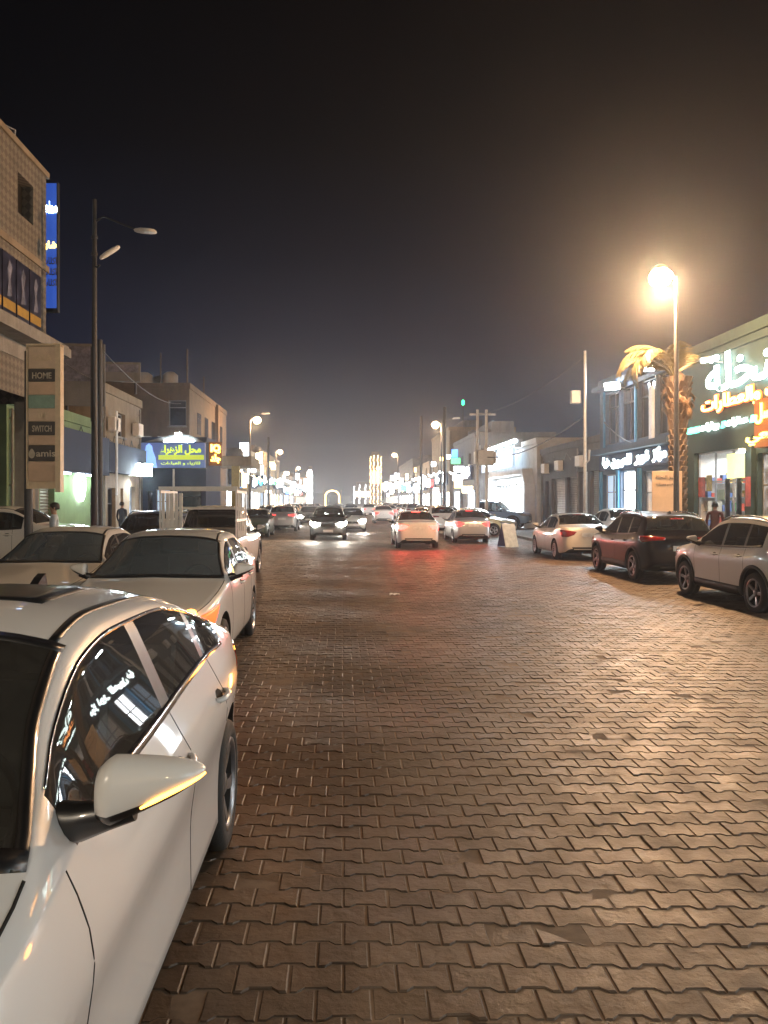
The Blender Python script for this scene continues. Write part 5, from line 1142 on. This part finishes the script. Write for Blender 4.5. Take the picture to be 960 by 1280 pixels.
for i in range(64):   # box signs that stick out from the fronts and face along the street
    side = 1 if i % 2 else -1; Y_ = 58 + (i / 64)**1.1 * 140 + bl.uniform(-2, 2); z_ = bl.uniform(2.5, 6.2); wd, hh = bl.uniform(.4, 1.1), bl.uniform(.35, 1.5)
    mk, nm = bl.choice([('led_far', 'brilliant white')] * 5 + [('led_warm', 'warm')] * 4 + [('soft_w', 'soft white')] * 4 + [('soft_y', 'soft yellow')] * 4 + [('led_redshop', 'red'), ('soft_b', 'blue'), ('soft_g', 'green')])
    wl = {1: [(80, 11.5), (97, 11.2), (118, 11.), (148, 10.8), (999, 10.5)], -1: [(77, 9.6), (94, 9.6), (118, 9.8), (155, 9.8), (999, 10.)]}[side]
    Xw = [x for y_, x in wl if Y_ < y_][0] if Y_ > 67 else (11.5 if side > 0 else 9.6)
    if Y_ < 67 and side > 0: Y_ += 9
    if Y_ < 64 and side < 0: Y_ += 6
    t = thing('blade_sign', '%s lit box sign jutting from a distant %s hand shop front' % (nm, 'right' if side > 0 else 'left'), 'sign', ((Xw - wd / 2 - .25) * side, Y_, z_), 0, '%s box signs far along the %s side' % (nm, 'right' if side > 0 else 'left'))
    p = MB(); p.box(-wd / 2, wd / 2, -.1, .1, 0, hh); p.box(wd / 2 * side, (wd / 2 + .27) * side, -.03, .03, hh * .2, hh * .2 + .06); p.build('case', M['darksteel'], t)
    p = MB(); p.bbox(-wd / 2 + .04, wd / 2 - .04, -.13, -.103, .04, hh - .04, .01); p.build('lit_face', M[mk], t)
M['string'] = emit('warm_string_lights', (1., .72, .36), 14.); M['string_w'] = emit('white_string_lights', (.95, .97, 1.), 14.); M['string_o'] = emit('orange_string_lights', (1., .42, .1), 6.)
def lit_tower(label, X, Y, w, h, mk, side):
    t = thing('lit_tower', label, 'building', (X, Y, .13)); p = MB(); p.box(-w / 2, w / 2, -2, 2, 0, h); p.box(-w * .35, w * .35, -1.4, 1.4, h, h + 1.2); p.build('wall', M['w_brown'], t)
    p = MB()
    for x in (-w / 2 + .2, -w / 6, w / 6, w / 2 - .2):
        z = 1.
        while z < h + .5 * (abs(x) < w / 3): p.lathe([(0, .16), (.15, 0), (0, -.16)], 6, 'Z', (x + .12 * math.sin(z * 3), -2.12, z)); z += .5
    p.build('light_strings', M[mk], t); p = MB(); p.box(-w / 2 + .4, w / 2 - .4, -2.1, -2.0, h * .45, h * .7); p.build('lit_panel', M[side], t)
lit_tower('tall distant building hung with warm strings of bulbs on right', 9.9, 236, 3.6, 15.5, 'string', 'string_o')
lit_tower('slim distant tower strung with white bulbs on left', -9.5, 222, 1.6, 10.5, 'string_w', 'led_far')
lit_tower('squat distant building with white bulb strings right of road end', 6.5, 262, 6, 7., 'string_w', 'led_warm')
lit_tower('distant building with warm bulb strings between road and left tower', -13, 262, 5, 5., 'string', 'led_warm')
t = thing('gate_arch', 'small lit arch over the far end of the road', 'arch', (-3.0, 212, 0)); p = MB()
pts = [(-1.9, 0, 0), (-1.9, 0, 3.2)] + [(-1.9 * math.cos(a), 0, 3.2 + 1.5 * math.sin(a)) for a in np.linspace(.2, math.pi - .2, 9)] + [(1.9, 0, 3.2), (1.9, 0, 0)]
p.tube(pts, .2, 6); p.build('lit_arch', M['soft_y'], t); p = MB(); p.box(-2.6, -2.25, -.3, .3, 0, 5); p.box(2.25, 2.6, -.3, .3, 0, 5); p.build('piers', M['w_tan'], t)
for i, (x0, x1, h_, y_) in enumerate(((-70, -22, 6, 275), (-20, -6, 4.5, 290), (-5, 3, 3.6, 300), (10, 30, 5.5, 280), (32, 80, 7, 285))):
    t = building('distant_block', ['low dark block closing the view at far left', 'dark block just left of the road end', 'low dark block straight across the road end', 'dark block just right of the road end', 'low dark block closing the view at far right'][i], (x0, y_, .0), 0, x1 - x0, h_, 8, M['w_dark'], [])
t = pole('green_beacon_mast', 'slim mast with a green lamp above the right rooftops', 'mast', 17.3, 111, 15.6, .09, M['darksteel']); p = MB(); p.lathe([(0, .5), (.2, .3), (.22, -.2), (0, -.4)], 10, 'Z', (0, 0, 15.9)); p.build('green_lamp', emit('green_beacon_lit', (.05, .9, .4), 3.), t)
# ------------------------------------------------------------------ palm
def palm(X, Y):
    t = thing('palm_tree', 'date palm with shaggy dead skirt beside the glaring street lamp', 'palm tree', (X, Y, .13)); r = random.Random(4)
    tr = MB(); n = 14; prof = []; z = 0
    def rad(z): return .28 - .04 * min(1, z / 1.2) + (.07 * max(0, (z - 3.7) / 1.0) if z > 3.7 else 0)
    tr.lathe([(rad(z) * .92, z) for z in np.linspace(0, 5.1, 26)] + [(.2, 5.4), (0, 5.6)], n)
    z = .12; k = 0
    while z < 5.1:   # old leaf bases in a spiral
        m_ = 9
        for i in range(m_):
            a = 2 * math.pi * (i + .5 * (k % 2)) / m_ + r.uniform(-.08, .08); R0 = rad(z) * .9; up = .16 + (.12 if z > 3.8 else 0); ou = .055 + (.09 if z > 4.0 else 0) * r.random()
            c, s_ = math.cos(a), math.sin(a); w = .085
            def q(rad_, tan, zz): return (c * rad_ - s_ * tan, s_ * rad_ + c * tan, zz)
            tr.add([q(R0, -w, z), q(R0, w, z), q(R0 + ou, w * .6, z + up), q(R0 + ou, -w * .6, z + up), q(R0 - .03, w * .6, z + up + .03), q(R0 - .03, -w * .6, z + up + .03)], [(0, 1, 2, 3), (3, 2, 4, 5), (0, 3, 5), (1, 4, 2)], 0)
        z += .155; k += 1
    tr.build('trunk', mat('palm_bark', (.17, .12, .08), .9, var=.5, scale=7, bump=.5), t)
    def frond(mb, az, el, ln, droop, leaf, nl, tw=0., z0=5.3):
        """arched midrib with two ranks of thin leaflets"""
        pts = []; p = Vector((math.cos(az) * .12, math.sin(az) * .12, z0)); e = el; st = ln / 16
        for i in range(17):
            pts.append(p.copy()); p = p + Vector((math.cos(az) * math.cos(e), math.sin(az) * math.cos(e), math.sin(e))) * st; e -= droop / 16 * (1 + i / 10)
        mb.tube(pts, [.028 * (1 - i / 18) + .004 for i in range(17)], 5)
        side = Vector((-math.sin(az), math.cos(az), 0))
        for i in range(nl):
            u = .18 + .8 * i / nl; f = u * 16; q = int(f); b = pts[q].lerp(pts[min(q + 1, 16)], f - q); tg = (pts[min(q + 1, 16)] - pts[q]).normalized(); nr = side.cross(tg).normalized()
            L_ = leaf * (math.sin(math.pi * min(1, .12 + u * .88))**.6) * r.uniform(.8, 1.1)
            for sg in (-1, 1):
                d = (side * sg * .75 + tg * .75 + nr * r.uniform(.05, .35) - Vector((0, 0, .15))).normalized(); wv = tg * .011
                m_ = b + d * L_ * .55 - Vector((0, 0, .03 * L_)); e_ = b + d * L_ - Vector((0, 0, .22 * L_))
                mb.add([b - wv, b + wv, m_ + wv * 1.1, m_ - wv * 1.1, e_], [(0, 1, 2, 3), (3, 2, 4)], 0)
    cr = MB()
    for az, el, ln, dr in ((178, 74, 2.6, 2.0), (196, 66, 2.5, 2.2), (165, 84, 2.0, 1.3), (250, 84, 1.5, 1.0), (120, 76, 1.8, 1.6), (183, 58, 2.3, 1.5), (208, 80, 2.2, 1.9), (150, 62, 2.0, 1.7), (45, 86, 1.5, 1.2)):
        frond(cr, R(az), R(el), ln, dr, .52, 74)
    cr.build('crown', mat('palm_leaf', (.11, .095, .036), .55, var=.4, scale=4), t)
    dd = MB()
    for i in range(20): frond(dd, R(i * 360 / 20 + r.uniform(-6, 6)), R(r.uniform(-10, 40)), r.uniform(.45, .9), r.uniform(1.4, 2.4), .22, 15, z0=r.uniform(4.5, 5.1))
    dd.build('dead_fronds', mat('dead_palm_leaf', (.15, .085, .038), .8, var=.4, scale=4), t)
palm(9.75, 22.4)
# a second, bushy street tree far left, half lost in the dark behind the pylon
# ------------------------------------------------------------------ people
M['skin'] = mat('skin', (.34, .20, .13), .55, var=.1); M['hair'] = mat('dark_hair', (.015, .012, .01), .5); M['shirt'] = mat('pale_blue_shirt', (.45, .53, .62), .8, bump=.2); M['trousers'] = mat('dark_trousers', (.03, .032, .04), .85)
M['blacktop'] = mat('black_jacket', (.02, .02, .022), .8); M['rust'] = mat('rust_brown_shirt', (.14, .045, .035), .8, bump=.2); M['shoe'] = mat('dark_shoes', (.02, .016, .012), .5)
def person(label, loc, rz, top, stride=.22, h=1.72, arm=.35):
    """one skinned figure in mid step; clothes are zones of the same surface, hair is a child"""
    t = thing('person', label, 'person', loc, rz); k = h / 1.72
    J = {}; V = []; E = []; Rr = []
    def j(n, p, r, par=None, ry=None):
        J[n] = len(V); V.append(tuple(c * k for c in p)); Rr.append((r * k, (ry or r) * k))
        if par: E.append((J[par], J[n]))
    j('pelvis', (0, 0, .93), .135, None, .105); j('waist', (0, 0, 1.06), .125, 'pelvis', .095); j('chest', (0, -.01, 1.24), .150, 'waist', .108); j('upper', (0, 0, 1.38), .135, 'chest', .09); j('neck', (0, 0, 1.47), .052, 'upper'); j('jaw', (0, -.02, 1.55), .066, 'neck'); j('head', (0, -.01, 1.625), .086, 'jaw', .095); j('top', (0, .0, 1.69), .06, 'head')
    for s in (-1, 1):
        n = 'l' if s < 0 else 'r'; f = s * stride
        j('hip' + n, (.09 * s, 0, .88), .088, 'pelvis'); j('knee' + n, (.10 * s, -.10 - f * .35 * (1 if f < 0 else -.3), .49), .058, 'hip' + n); j('ankle' + n, (.10 * s, f * .9 + .02, .10 + (.03 if f > 0 else 0)), .040, 'knee' + n); j('toe' + n, (.105 * s, f * .9 - .15, .035), .034, 'ankle' + n)
        j('sh' + n, (.185 * s, 0, 1.39), .056, 'upper'); j('elb' + n, (.235 * s, f * arm * -.6 + .03, 1.12), .042, 'sh' + n); j('wr' + n, (.24 * s, -f * arm * 1.6 - .06, .90), .030, 'elb' + n); j('palm' + n, (.235 * s, -f * arm * 1.7 - .075, .83), .026, 'wr' + n)
        for q in range(4): j('fin%d%s' % (q, n), (.235 * s - s * .008, -f * arm * 1.7 - .11 + q * .022, .735 + abs(q - 1.4) * .008), .0095, 'palm' + n)
        j('thumb' + n, (.215 * s, -f * arm * 1.7 - .125, .80), .0105, 'palm' + n)
    me = bpy.data.meshes.new('figure'); me.from_pydata(V, E, []); o = link('figure', me)
    sk = o.modifiers.new('s', 'SKIN'); sv = me.skin_vertices[0].data
    for i, rr_ in enumerate(Rr): sv[i].radius = rr_
    sv[0].use_root = True; sb = o.modifiers.new('d', 'SUBSURF'); sb.levels = 2; sb.render_levels = 2
    res = bpy.data.meshes.new_from_object(o.evaluated_get(bpy.context.evaluated_depsgraph_get())); bpy.data.objects.remove(o)
    for m_ in ('skin', top, 'trousers', 'shoe'): res.materials.append(M[m_])
    for p in res.polygons:
        c = p.center / k; p.use_smooth = True
        p.material_index = 0 if c.z > 1.475 or (abs(c.x) > .15 and c.z < .93 and c.z > .6) else 1 if c.z > .90 else 2 if c.z > .09 else 3
    link('body', res, t)
    hb = MB(); vs = MB(); vs.lathe([(0, .118), (.05, .108), (.082, .075), (.094, .03), (.092, -.02), (.08, -.045)], 16, 'Z', (0, .012, 1.625))
    hb.v = [((x) * k, (y * 1.12) * k, z * k - max(0, -y) * .25 * (1 if z < 1.66 else 0) * 0) for x, y, z in vs.v]; hb.f = vs.f; hb.m = vs.m; hb.sm = vs.sm
    hb.v = [(x, y, z + (max(0, -y / k) * .55 * k if z / k < 1.66 else 0)) for x, y, z in hb.v]; hb.build('hair', M['hair'], t)
    fc = MB(); fc.add([(0, -.118 * k, 1.60 * k), (-.016 * k, -.092 * k, 1.585 * k), (.016 * k, -.092 * k, 1.585 * k), (0, -.09 * k, 1.64 * k)], [(0, 1, 2), (0, 2, 3), (0, 3, 1)], 0)
    for s in (-1, 1): fc.lathe([(0, .03), (.012, .02), (.016, 0), (.01, -.02), (0, -.03)], 8, 'Z', (.09 * s * k, .0, 1.605 * k))
    fc.build('nose_and_ears', M['skin'], t)
    ey = MB()
    for s in (-1, 1): ey.lathe([(0, .007), (.012, 0), (0, -.007)], 8, 'Z', (.033 * s * k, -.088 * k, 1.628 * k))
    ey.box(-.022 * k, .022 * k, -.093 * k, -.084 * k, 1.558 * k, 1.563 * k); ey.build('eyes_and_mouth', M['hair'], t)
    return t
person('person in pale blue shirt walking beside the sign pylon', (-6.35, 16.9, .13), R(-70), 'shirt')
person('person in black standing before the tan shop wall', (-9.0, 31.3, .13), R(160), 'blacktop', .08)
person('person in rust brown shirt walking past grey green shop window', (11.75, 24.3, .13), R(150), 'rust')
# ------------------------------------------------------------------ vehicles
M['white'] = paint('white_car_paint', (.66, .655, .64), dust=.18); M['white_b'] = paint('white_car_paint_dusty', (.70, .685, .65), dust=.2); M['cream'] = paint('cream_car_paint', (.68, .63, .56), dust=.15); M['silver'] = paint('silver_car_paint', (.42, .43, .44), .3, .5)
M['darkred'] = paint('black_car_paint', (.007, .004, .005), .3, dust=.02); M['grey'] = paint('grey_car_paint', (.12, .125, .13), .3, .3, .15); M['navy'] = paint('navy_car_paint', (.03, .045, .09), .3, .2, .12); M['blue'] = paint('blue_pickup_paint', (.22, .36, .58), .32, .1); M['green'] = paint('dull_green_car_paint', (.05, .07, .055), .35, .1); M['lemon'] = paint('pale_yellow_car_paint', (.60, .56, .34), dust=.3)
t = car('white_sedan', 'fastback', 3, 'white fastback sedan nearest the camera with amber strip lit on its mirror', (-1.56, 2.98, 0), 0, 'white', rim='darkalloy', style='turbine', over=dict(trim='chrome', glass='glass_light'))
t.scale = (1.04, 1.0, 1.075)
light('indicator_glow', 'POINT', (1.05, 2.15, .72), 3.5, (1., .36, .05), t, .06); light('indicator_glow', 'POINT', (1.30, -.86, .90), .6, (1., .36, .05), t, .03)
t = car('white_sedan', 'sedan', 2, 'white sedan parked behind the nearest car with orange indicator lit', (-2.12, 9.7, 0), 0, 'white_b', style='cap', rim='alloy', over=dict(head='orange_on', trim='black', glass='glass_light', wglass='glass_dust_reflect')); t.scale = (1, 1, 1.03)
b_ = MB(); b_.lathe([(0, -.05), (.05, -.042), (.075, -.01), (.078, .05)], 16, 'Y', (.60, -2.06, .715)); b_.build('indicator_bulb', M['amber_on'], t); light('indicator_glow', 'POINT', (.66, -2.22, .74), 3., (1., .36, .05), t, .05)
car('cream_sedan', 'sedan', 2, 'cream white sedan in second row left of the white sedan with lit indicator', (-4.3, 12.2, 0), 0, 'white_b', style='cap', over=dict(wglass='glass_dust_reflect'))
t = car('silver_sedan', 'sedan', 2, 'silver white sedan parked crosswise behind the sign pylon', (-8.65, 18.8, .13), R(-90), 'white_b', style='cap', over=dict(tail='tail_on')); t.scale = (1, 1, 1.1)
car('navy_suv', 'suv', 1, 'dark navy car with shiny roof between unlit pole and stake pickup', (-4.95, 20.2, 0), 0, 'navy')
# stake-bed pickup: the cage is bolted to the bed
t = car('stake_pickup', 'pickup', 1, 'white pickup with tall stake cage on its open bed', (-3.05, 18.7, 0), R(180), 'white_b', 'pickup')
t.scale = (.93, 1, 1); ib = MB()
for sx in (-1, 1):
    for i in range(6): y = .95 + i * .315; ib.box(sx * .86 - .016, sx * .86 + .016, y - .02, y + .02, 1.12, 2.12)
    for z in (1.45, 2.06): ib.box(sx * .86 - .02, sx * .86 + .02, .9, 2.56, z, z + .06)
for y in (.9, 2.53):
    ib.box(-.89, .89, y - .03, y + .03, 2.125, 2.20)
    if y < 1: ib.box(-.83, .83, y - .025, y + .025, 1.7, 1.76)
ib.build('stake_rails', M['lampwhite'], t); ib = MB(); [ib.box(.36 + .1 * q, .43 + .1 * q, 2.5, 2.53, 1.14, 2.06) for q in range(5)]; ib.box(.36, .83, 2.47, 2.497, 1.14, 1.5); ib.build('end_board', M['lampwhite'], t)
car('green_hatchback', 'sedan', 1, 'dull green car parked beyond the white street cabinet', (-4.7, 41.5, 0), 0, 'green')
car('silver_suv', 'suv', 1, 'grey silver estate parked left of the oncoming dark car', (-3.75, 49.2, 0), R(180), 'silver', over=dict(tail='tail_on'))
car('silver_suv', 'suv', 1, 'pale car half hidden behind the grey silver estate', (-5.0, 52, 0), 0, 'cream')
def beams(t, y, z, w=.62, pw=16, tail=False):
    for sx in (-1, 1):
        if not tail:
            b_ = MB(); b_.lathe([(0, -.05), (.08, -.045), (.115, -.01), (.12, .03)], 16, 'Y', (sx * w, y + .17, z - .0)); b_.build('lamp_bulb', M['bulb_on'], t)
            light('headlamp_beam', 'SPOT', (sx * w, y, z), pw, (1., .95, .86), t, .08, aim((0, -1, -.055)), 75, .8)
        else:
            light('tail_glow', 'POINT', (sx * w, y, z), pw * .12, (1., .06, .03), t, .1); light('tail_beam', 'SPOT', (sx * w, y, z), pw * 8, (1., .06, .03), t, .1, aim((0, 1, -.55)), 110, .8)
t = car('dark_suv', 'suv', 1, 'dark car driving towards the camera with both headlights blazing', (-.72, 38.8, 0), 0, 'grey', group='oncoming cars with headlights on', over=dict(head='head_on', head2='head_on')); beams(t, -2.35, .76)
t = car('white_sedan', 'sedan', 1, 'oncoming white car tucked behind the right side of oncoming dark car', (.55, 48.5, 0), 0, 'white', group='oncoming cars with headlights on', over=dict(head='head_on', head2='head_on')); beams(t, -2.35, .7)
t = car('grey_sedan', 'sedan', 1, 'oncoming car with glaring lamp left behind the oncoming dark car', (-2.7, 61.5, 0), 0, 'grey', group='oncoming cars with headlights on', over=dict(head='head_on', head2='head_on')); beams(t, -2.35, .7)
t = car('white_sedan', 'sedan', 1, 'white sedan driving away mid road with brake lights glowing red', (2.95, 32.2, 0), R(180), 'white', over=dict(tail='tail_hot', brake='tail_hot')); beams(t, 2.48, .85, .6, 14, True)
t = car('silver_sedan', 'sedan', 1, 'silver sedan with dimmer brake lights right of the braking white sedan', (5.75, 36.1, 0), R(180), 'silver', over=dict(tail='tail_on', brake='tail_on')); t.scale = (.95, 1, 1); beams(t, 2.48, .85, .6, 5, True)
car('white_suv', 'suv', 1, 'white wagon just ahead of the braking white sedan', (5.0, 45, 0), R(-160), 'white')
car('yellow_sedan', 'sedan', 1, 'pale yellow sedan parked nose out near the pavement board', (7.5, 43.4, .0), R(58), 'lemon')
car('blue_pickup', 'pickup', 1, 'blue pickup parked nose out before the brilliant white shop', (9.55, 50.0, .13), R(64), 'blue', 'pickup')
car('beige_sedan', 'sedan', 2, 'beige white sedan parked at right kerb ahead of black crossover', (7.75, 26.4, 0), R(180), 'cream', style='cap', over=dict(glass='glass'))
car('dark_suv', 'suv', 2, 'black crossover with red reflections parked at right kerb', (7.87, 19.95, 0), R(180), 'darkred', style='turbine', rim='darkalloy', over=dict(rail='chrome'))
car('white_suv', 'suv', 2, 'white crossover parked at right edge with five spoke wheels', (7.85, 14.4, 0), R(180), 'white', style='five', rim='darkalloy', over=dict(rail='black'))
car('white_sedan', 'sedan', 1, 'white car parked on right pavement behind the beige sedan', (10.6, 29.8, .13), R(180), 'white')
rr2 = random.Random(5); LEFTS = [(56, 'white'), (63, 'grey'), (69.5, 'white_b'), (76, 'silver'), (83, 'white'), (90, 'navy'), (97, 'white'), (105, 'cream'), (114, 'white'), (124, 'grey'), (135, 'white')]
for y, c in LEFTS:
    car('parked_car', rr2.choice(['sedan', 'suv']), 0, 'small distant car parked along left kerb towards the bright shops', (-5.0 + rr2.uniform(-.3, .3), y, 0), R(rr2.choice([0, 180])), c, group='distant cars along left kerb')
for y, c in [(54, 'grey'), (60.5, 'white'), (67, 'navy'), (73.5, 'white_b'), (80, 'silver'), (87, 'white'), (95, 'cream'), (104, 'white'), (114, 'grey'), (126, 'white')]:
    car('parked_car', rr2.choice(['sedan', 'suv']), 0, 'small distant car parked along right kerb beyond the blue pickup', (7.4 + rr2.uniform(-.3, .2), y, 0), R(180), c, group='distant cars along right kerb')
for x, y in ((-.9, 74), (.9, 84), (-.8, 100), (1.0, 118), (-.9, 140)):
    car('distant_car', 'sedan', 0, 'tiny far car driving towards the camera with headlights on', (x, y, 0), 0, 'grey', group='far oncoming cars', over=dict(head='head_on', head2='head_on'))
for x, y in ((3.4, 66), (4.6, 79), (3.2, 96), (4.4, 122)):
    car('distant_car', 'sedan', 0, 'tiny far car driving away with red tail lights', (x, y, 0), R(180), 'white', group='far cars driving away', over=dict(tail='tail_on'))
# ------------------------------------------------------------------ night air and sky
HAZE = .0017
if HAZE:
    hz = MB(); hz.box(-95, 95, -45, 312, -1.2, 24); hm = bpy.data.materials.new('night_haze'); hm.use_nodes = True; nt = hm.node_tree; nt.nodes.clear()
    ou = N(nt, 'ShaderNodeOutputMaterial'); pv = N(nt, 'ShaderNodeVolumePrincipled'); pv.inputs['Density'].default_value = HAZE; pv.inputs['Color'].default_value = (.78, .86, 1., 1); pv.inputs['Anisotropy'].default_value = .82
    nt.links.new(pv.outputs[0], ou.inputs['Volume']); tag(hz.build('haze', hm), kind='stuff')
w = bpy.data.worlds.new('World'); SC.world = w; w.use_nodes = True; nt = w.node_tree; L = nt.links.new; bg = nt.nodes['Background']
sky = N(nt, 'ShaderNodeTexSky', sky_type='NISHITA', sun_disc=False); sky.sun_elevation = R(-12); sky.sun_rotation = R(200)
tc = N(nt, 'ShaderNodeTexCoord'); sx = N(nt, 'ShaderNodeSeparateXYZ'); L(tc.outputs['Generated'], sx.inputs[0])
cr = N(nt, 'ShaderNodeValToRGB'); L(sx.outputs[2], cr.inputs[0]); e = cr.color_ramp.elements
e[0].position = 0.; e[0].color = (.066, .069, .080, 1); e[1].position = .62; e[1].color = (.0008, .0008, .0011, 1)
for p_, c_ in ((.05, (.050, .053, .070)), (.11, (.032, .035, .054)), (.19, (.011, .013, .028)), (.30, (.0038, .0047, .0115)), (.42, (.0016, .0017, .0030))): x = e.new(p_); x.color = (*c_, 1)
ad = N(nt, 'ShaderNodeMix', data_type='RGBA', blend_type='ADD'); ad.inputs[0].default_value = .05; L(cr.outputs[0], ad.inputs[6]); L(sky.outputs[0], ad.inputs[7])
L(ad.outputs[2], bg.inputs[0]); bg.inputs[1].default_value = .66
SC.view_settings.view_transform = 'Standard'; SC.view_settings.look = 'None'; SC.view_settings.exposure = .42; SC.view_settings.gamma = 1.
SC.cycles.use_denoising = True; SC.cycles.denoiser = 'OPENIMAGEDENOISE'; SC.cycles.use_light_tree = True
SC.cycles.max_bounces = 6; SC.cycles.diffuse_bounces = 2; SC.cycles.glossy_bounces = 3; SC.cycles.transmission_bounces = 3; SC.cycles.transparent_max_bounces = 10; SC.cycles.volume_bounces = 0
SC.cycles.sample_clamp_indirect = 3.; SC.cycles.caustics_reflective = False; SC.cycles.caustics_refractive = False
def make_camera():
    c = bpy.data.cameras.new('camera'); c.sensor_fit = 'VERTICAL'; c.sensor_height = 36; c.sensor_width = 27; c.lens = 36 * 961 / 1280
    c.shift_x = 51 / 1280; c.shift_y = -14 / 1280; c.clip_start = .05; c.clip_end = 2000
    o = bpy.data.objects.new('camera', c); COL.objects.link(o); o.location = (0, 0, 1.9); o.rotation_euler = (R(90), 0, 0); SC.camera = o
make_camera()
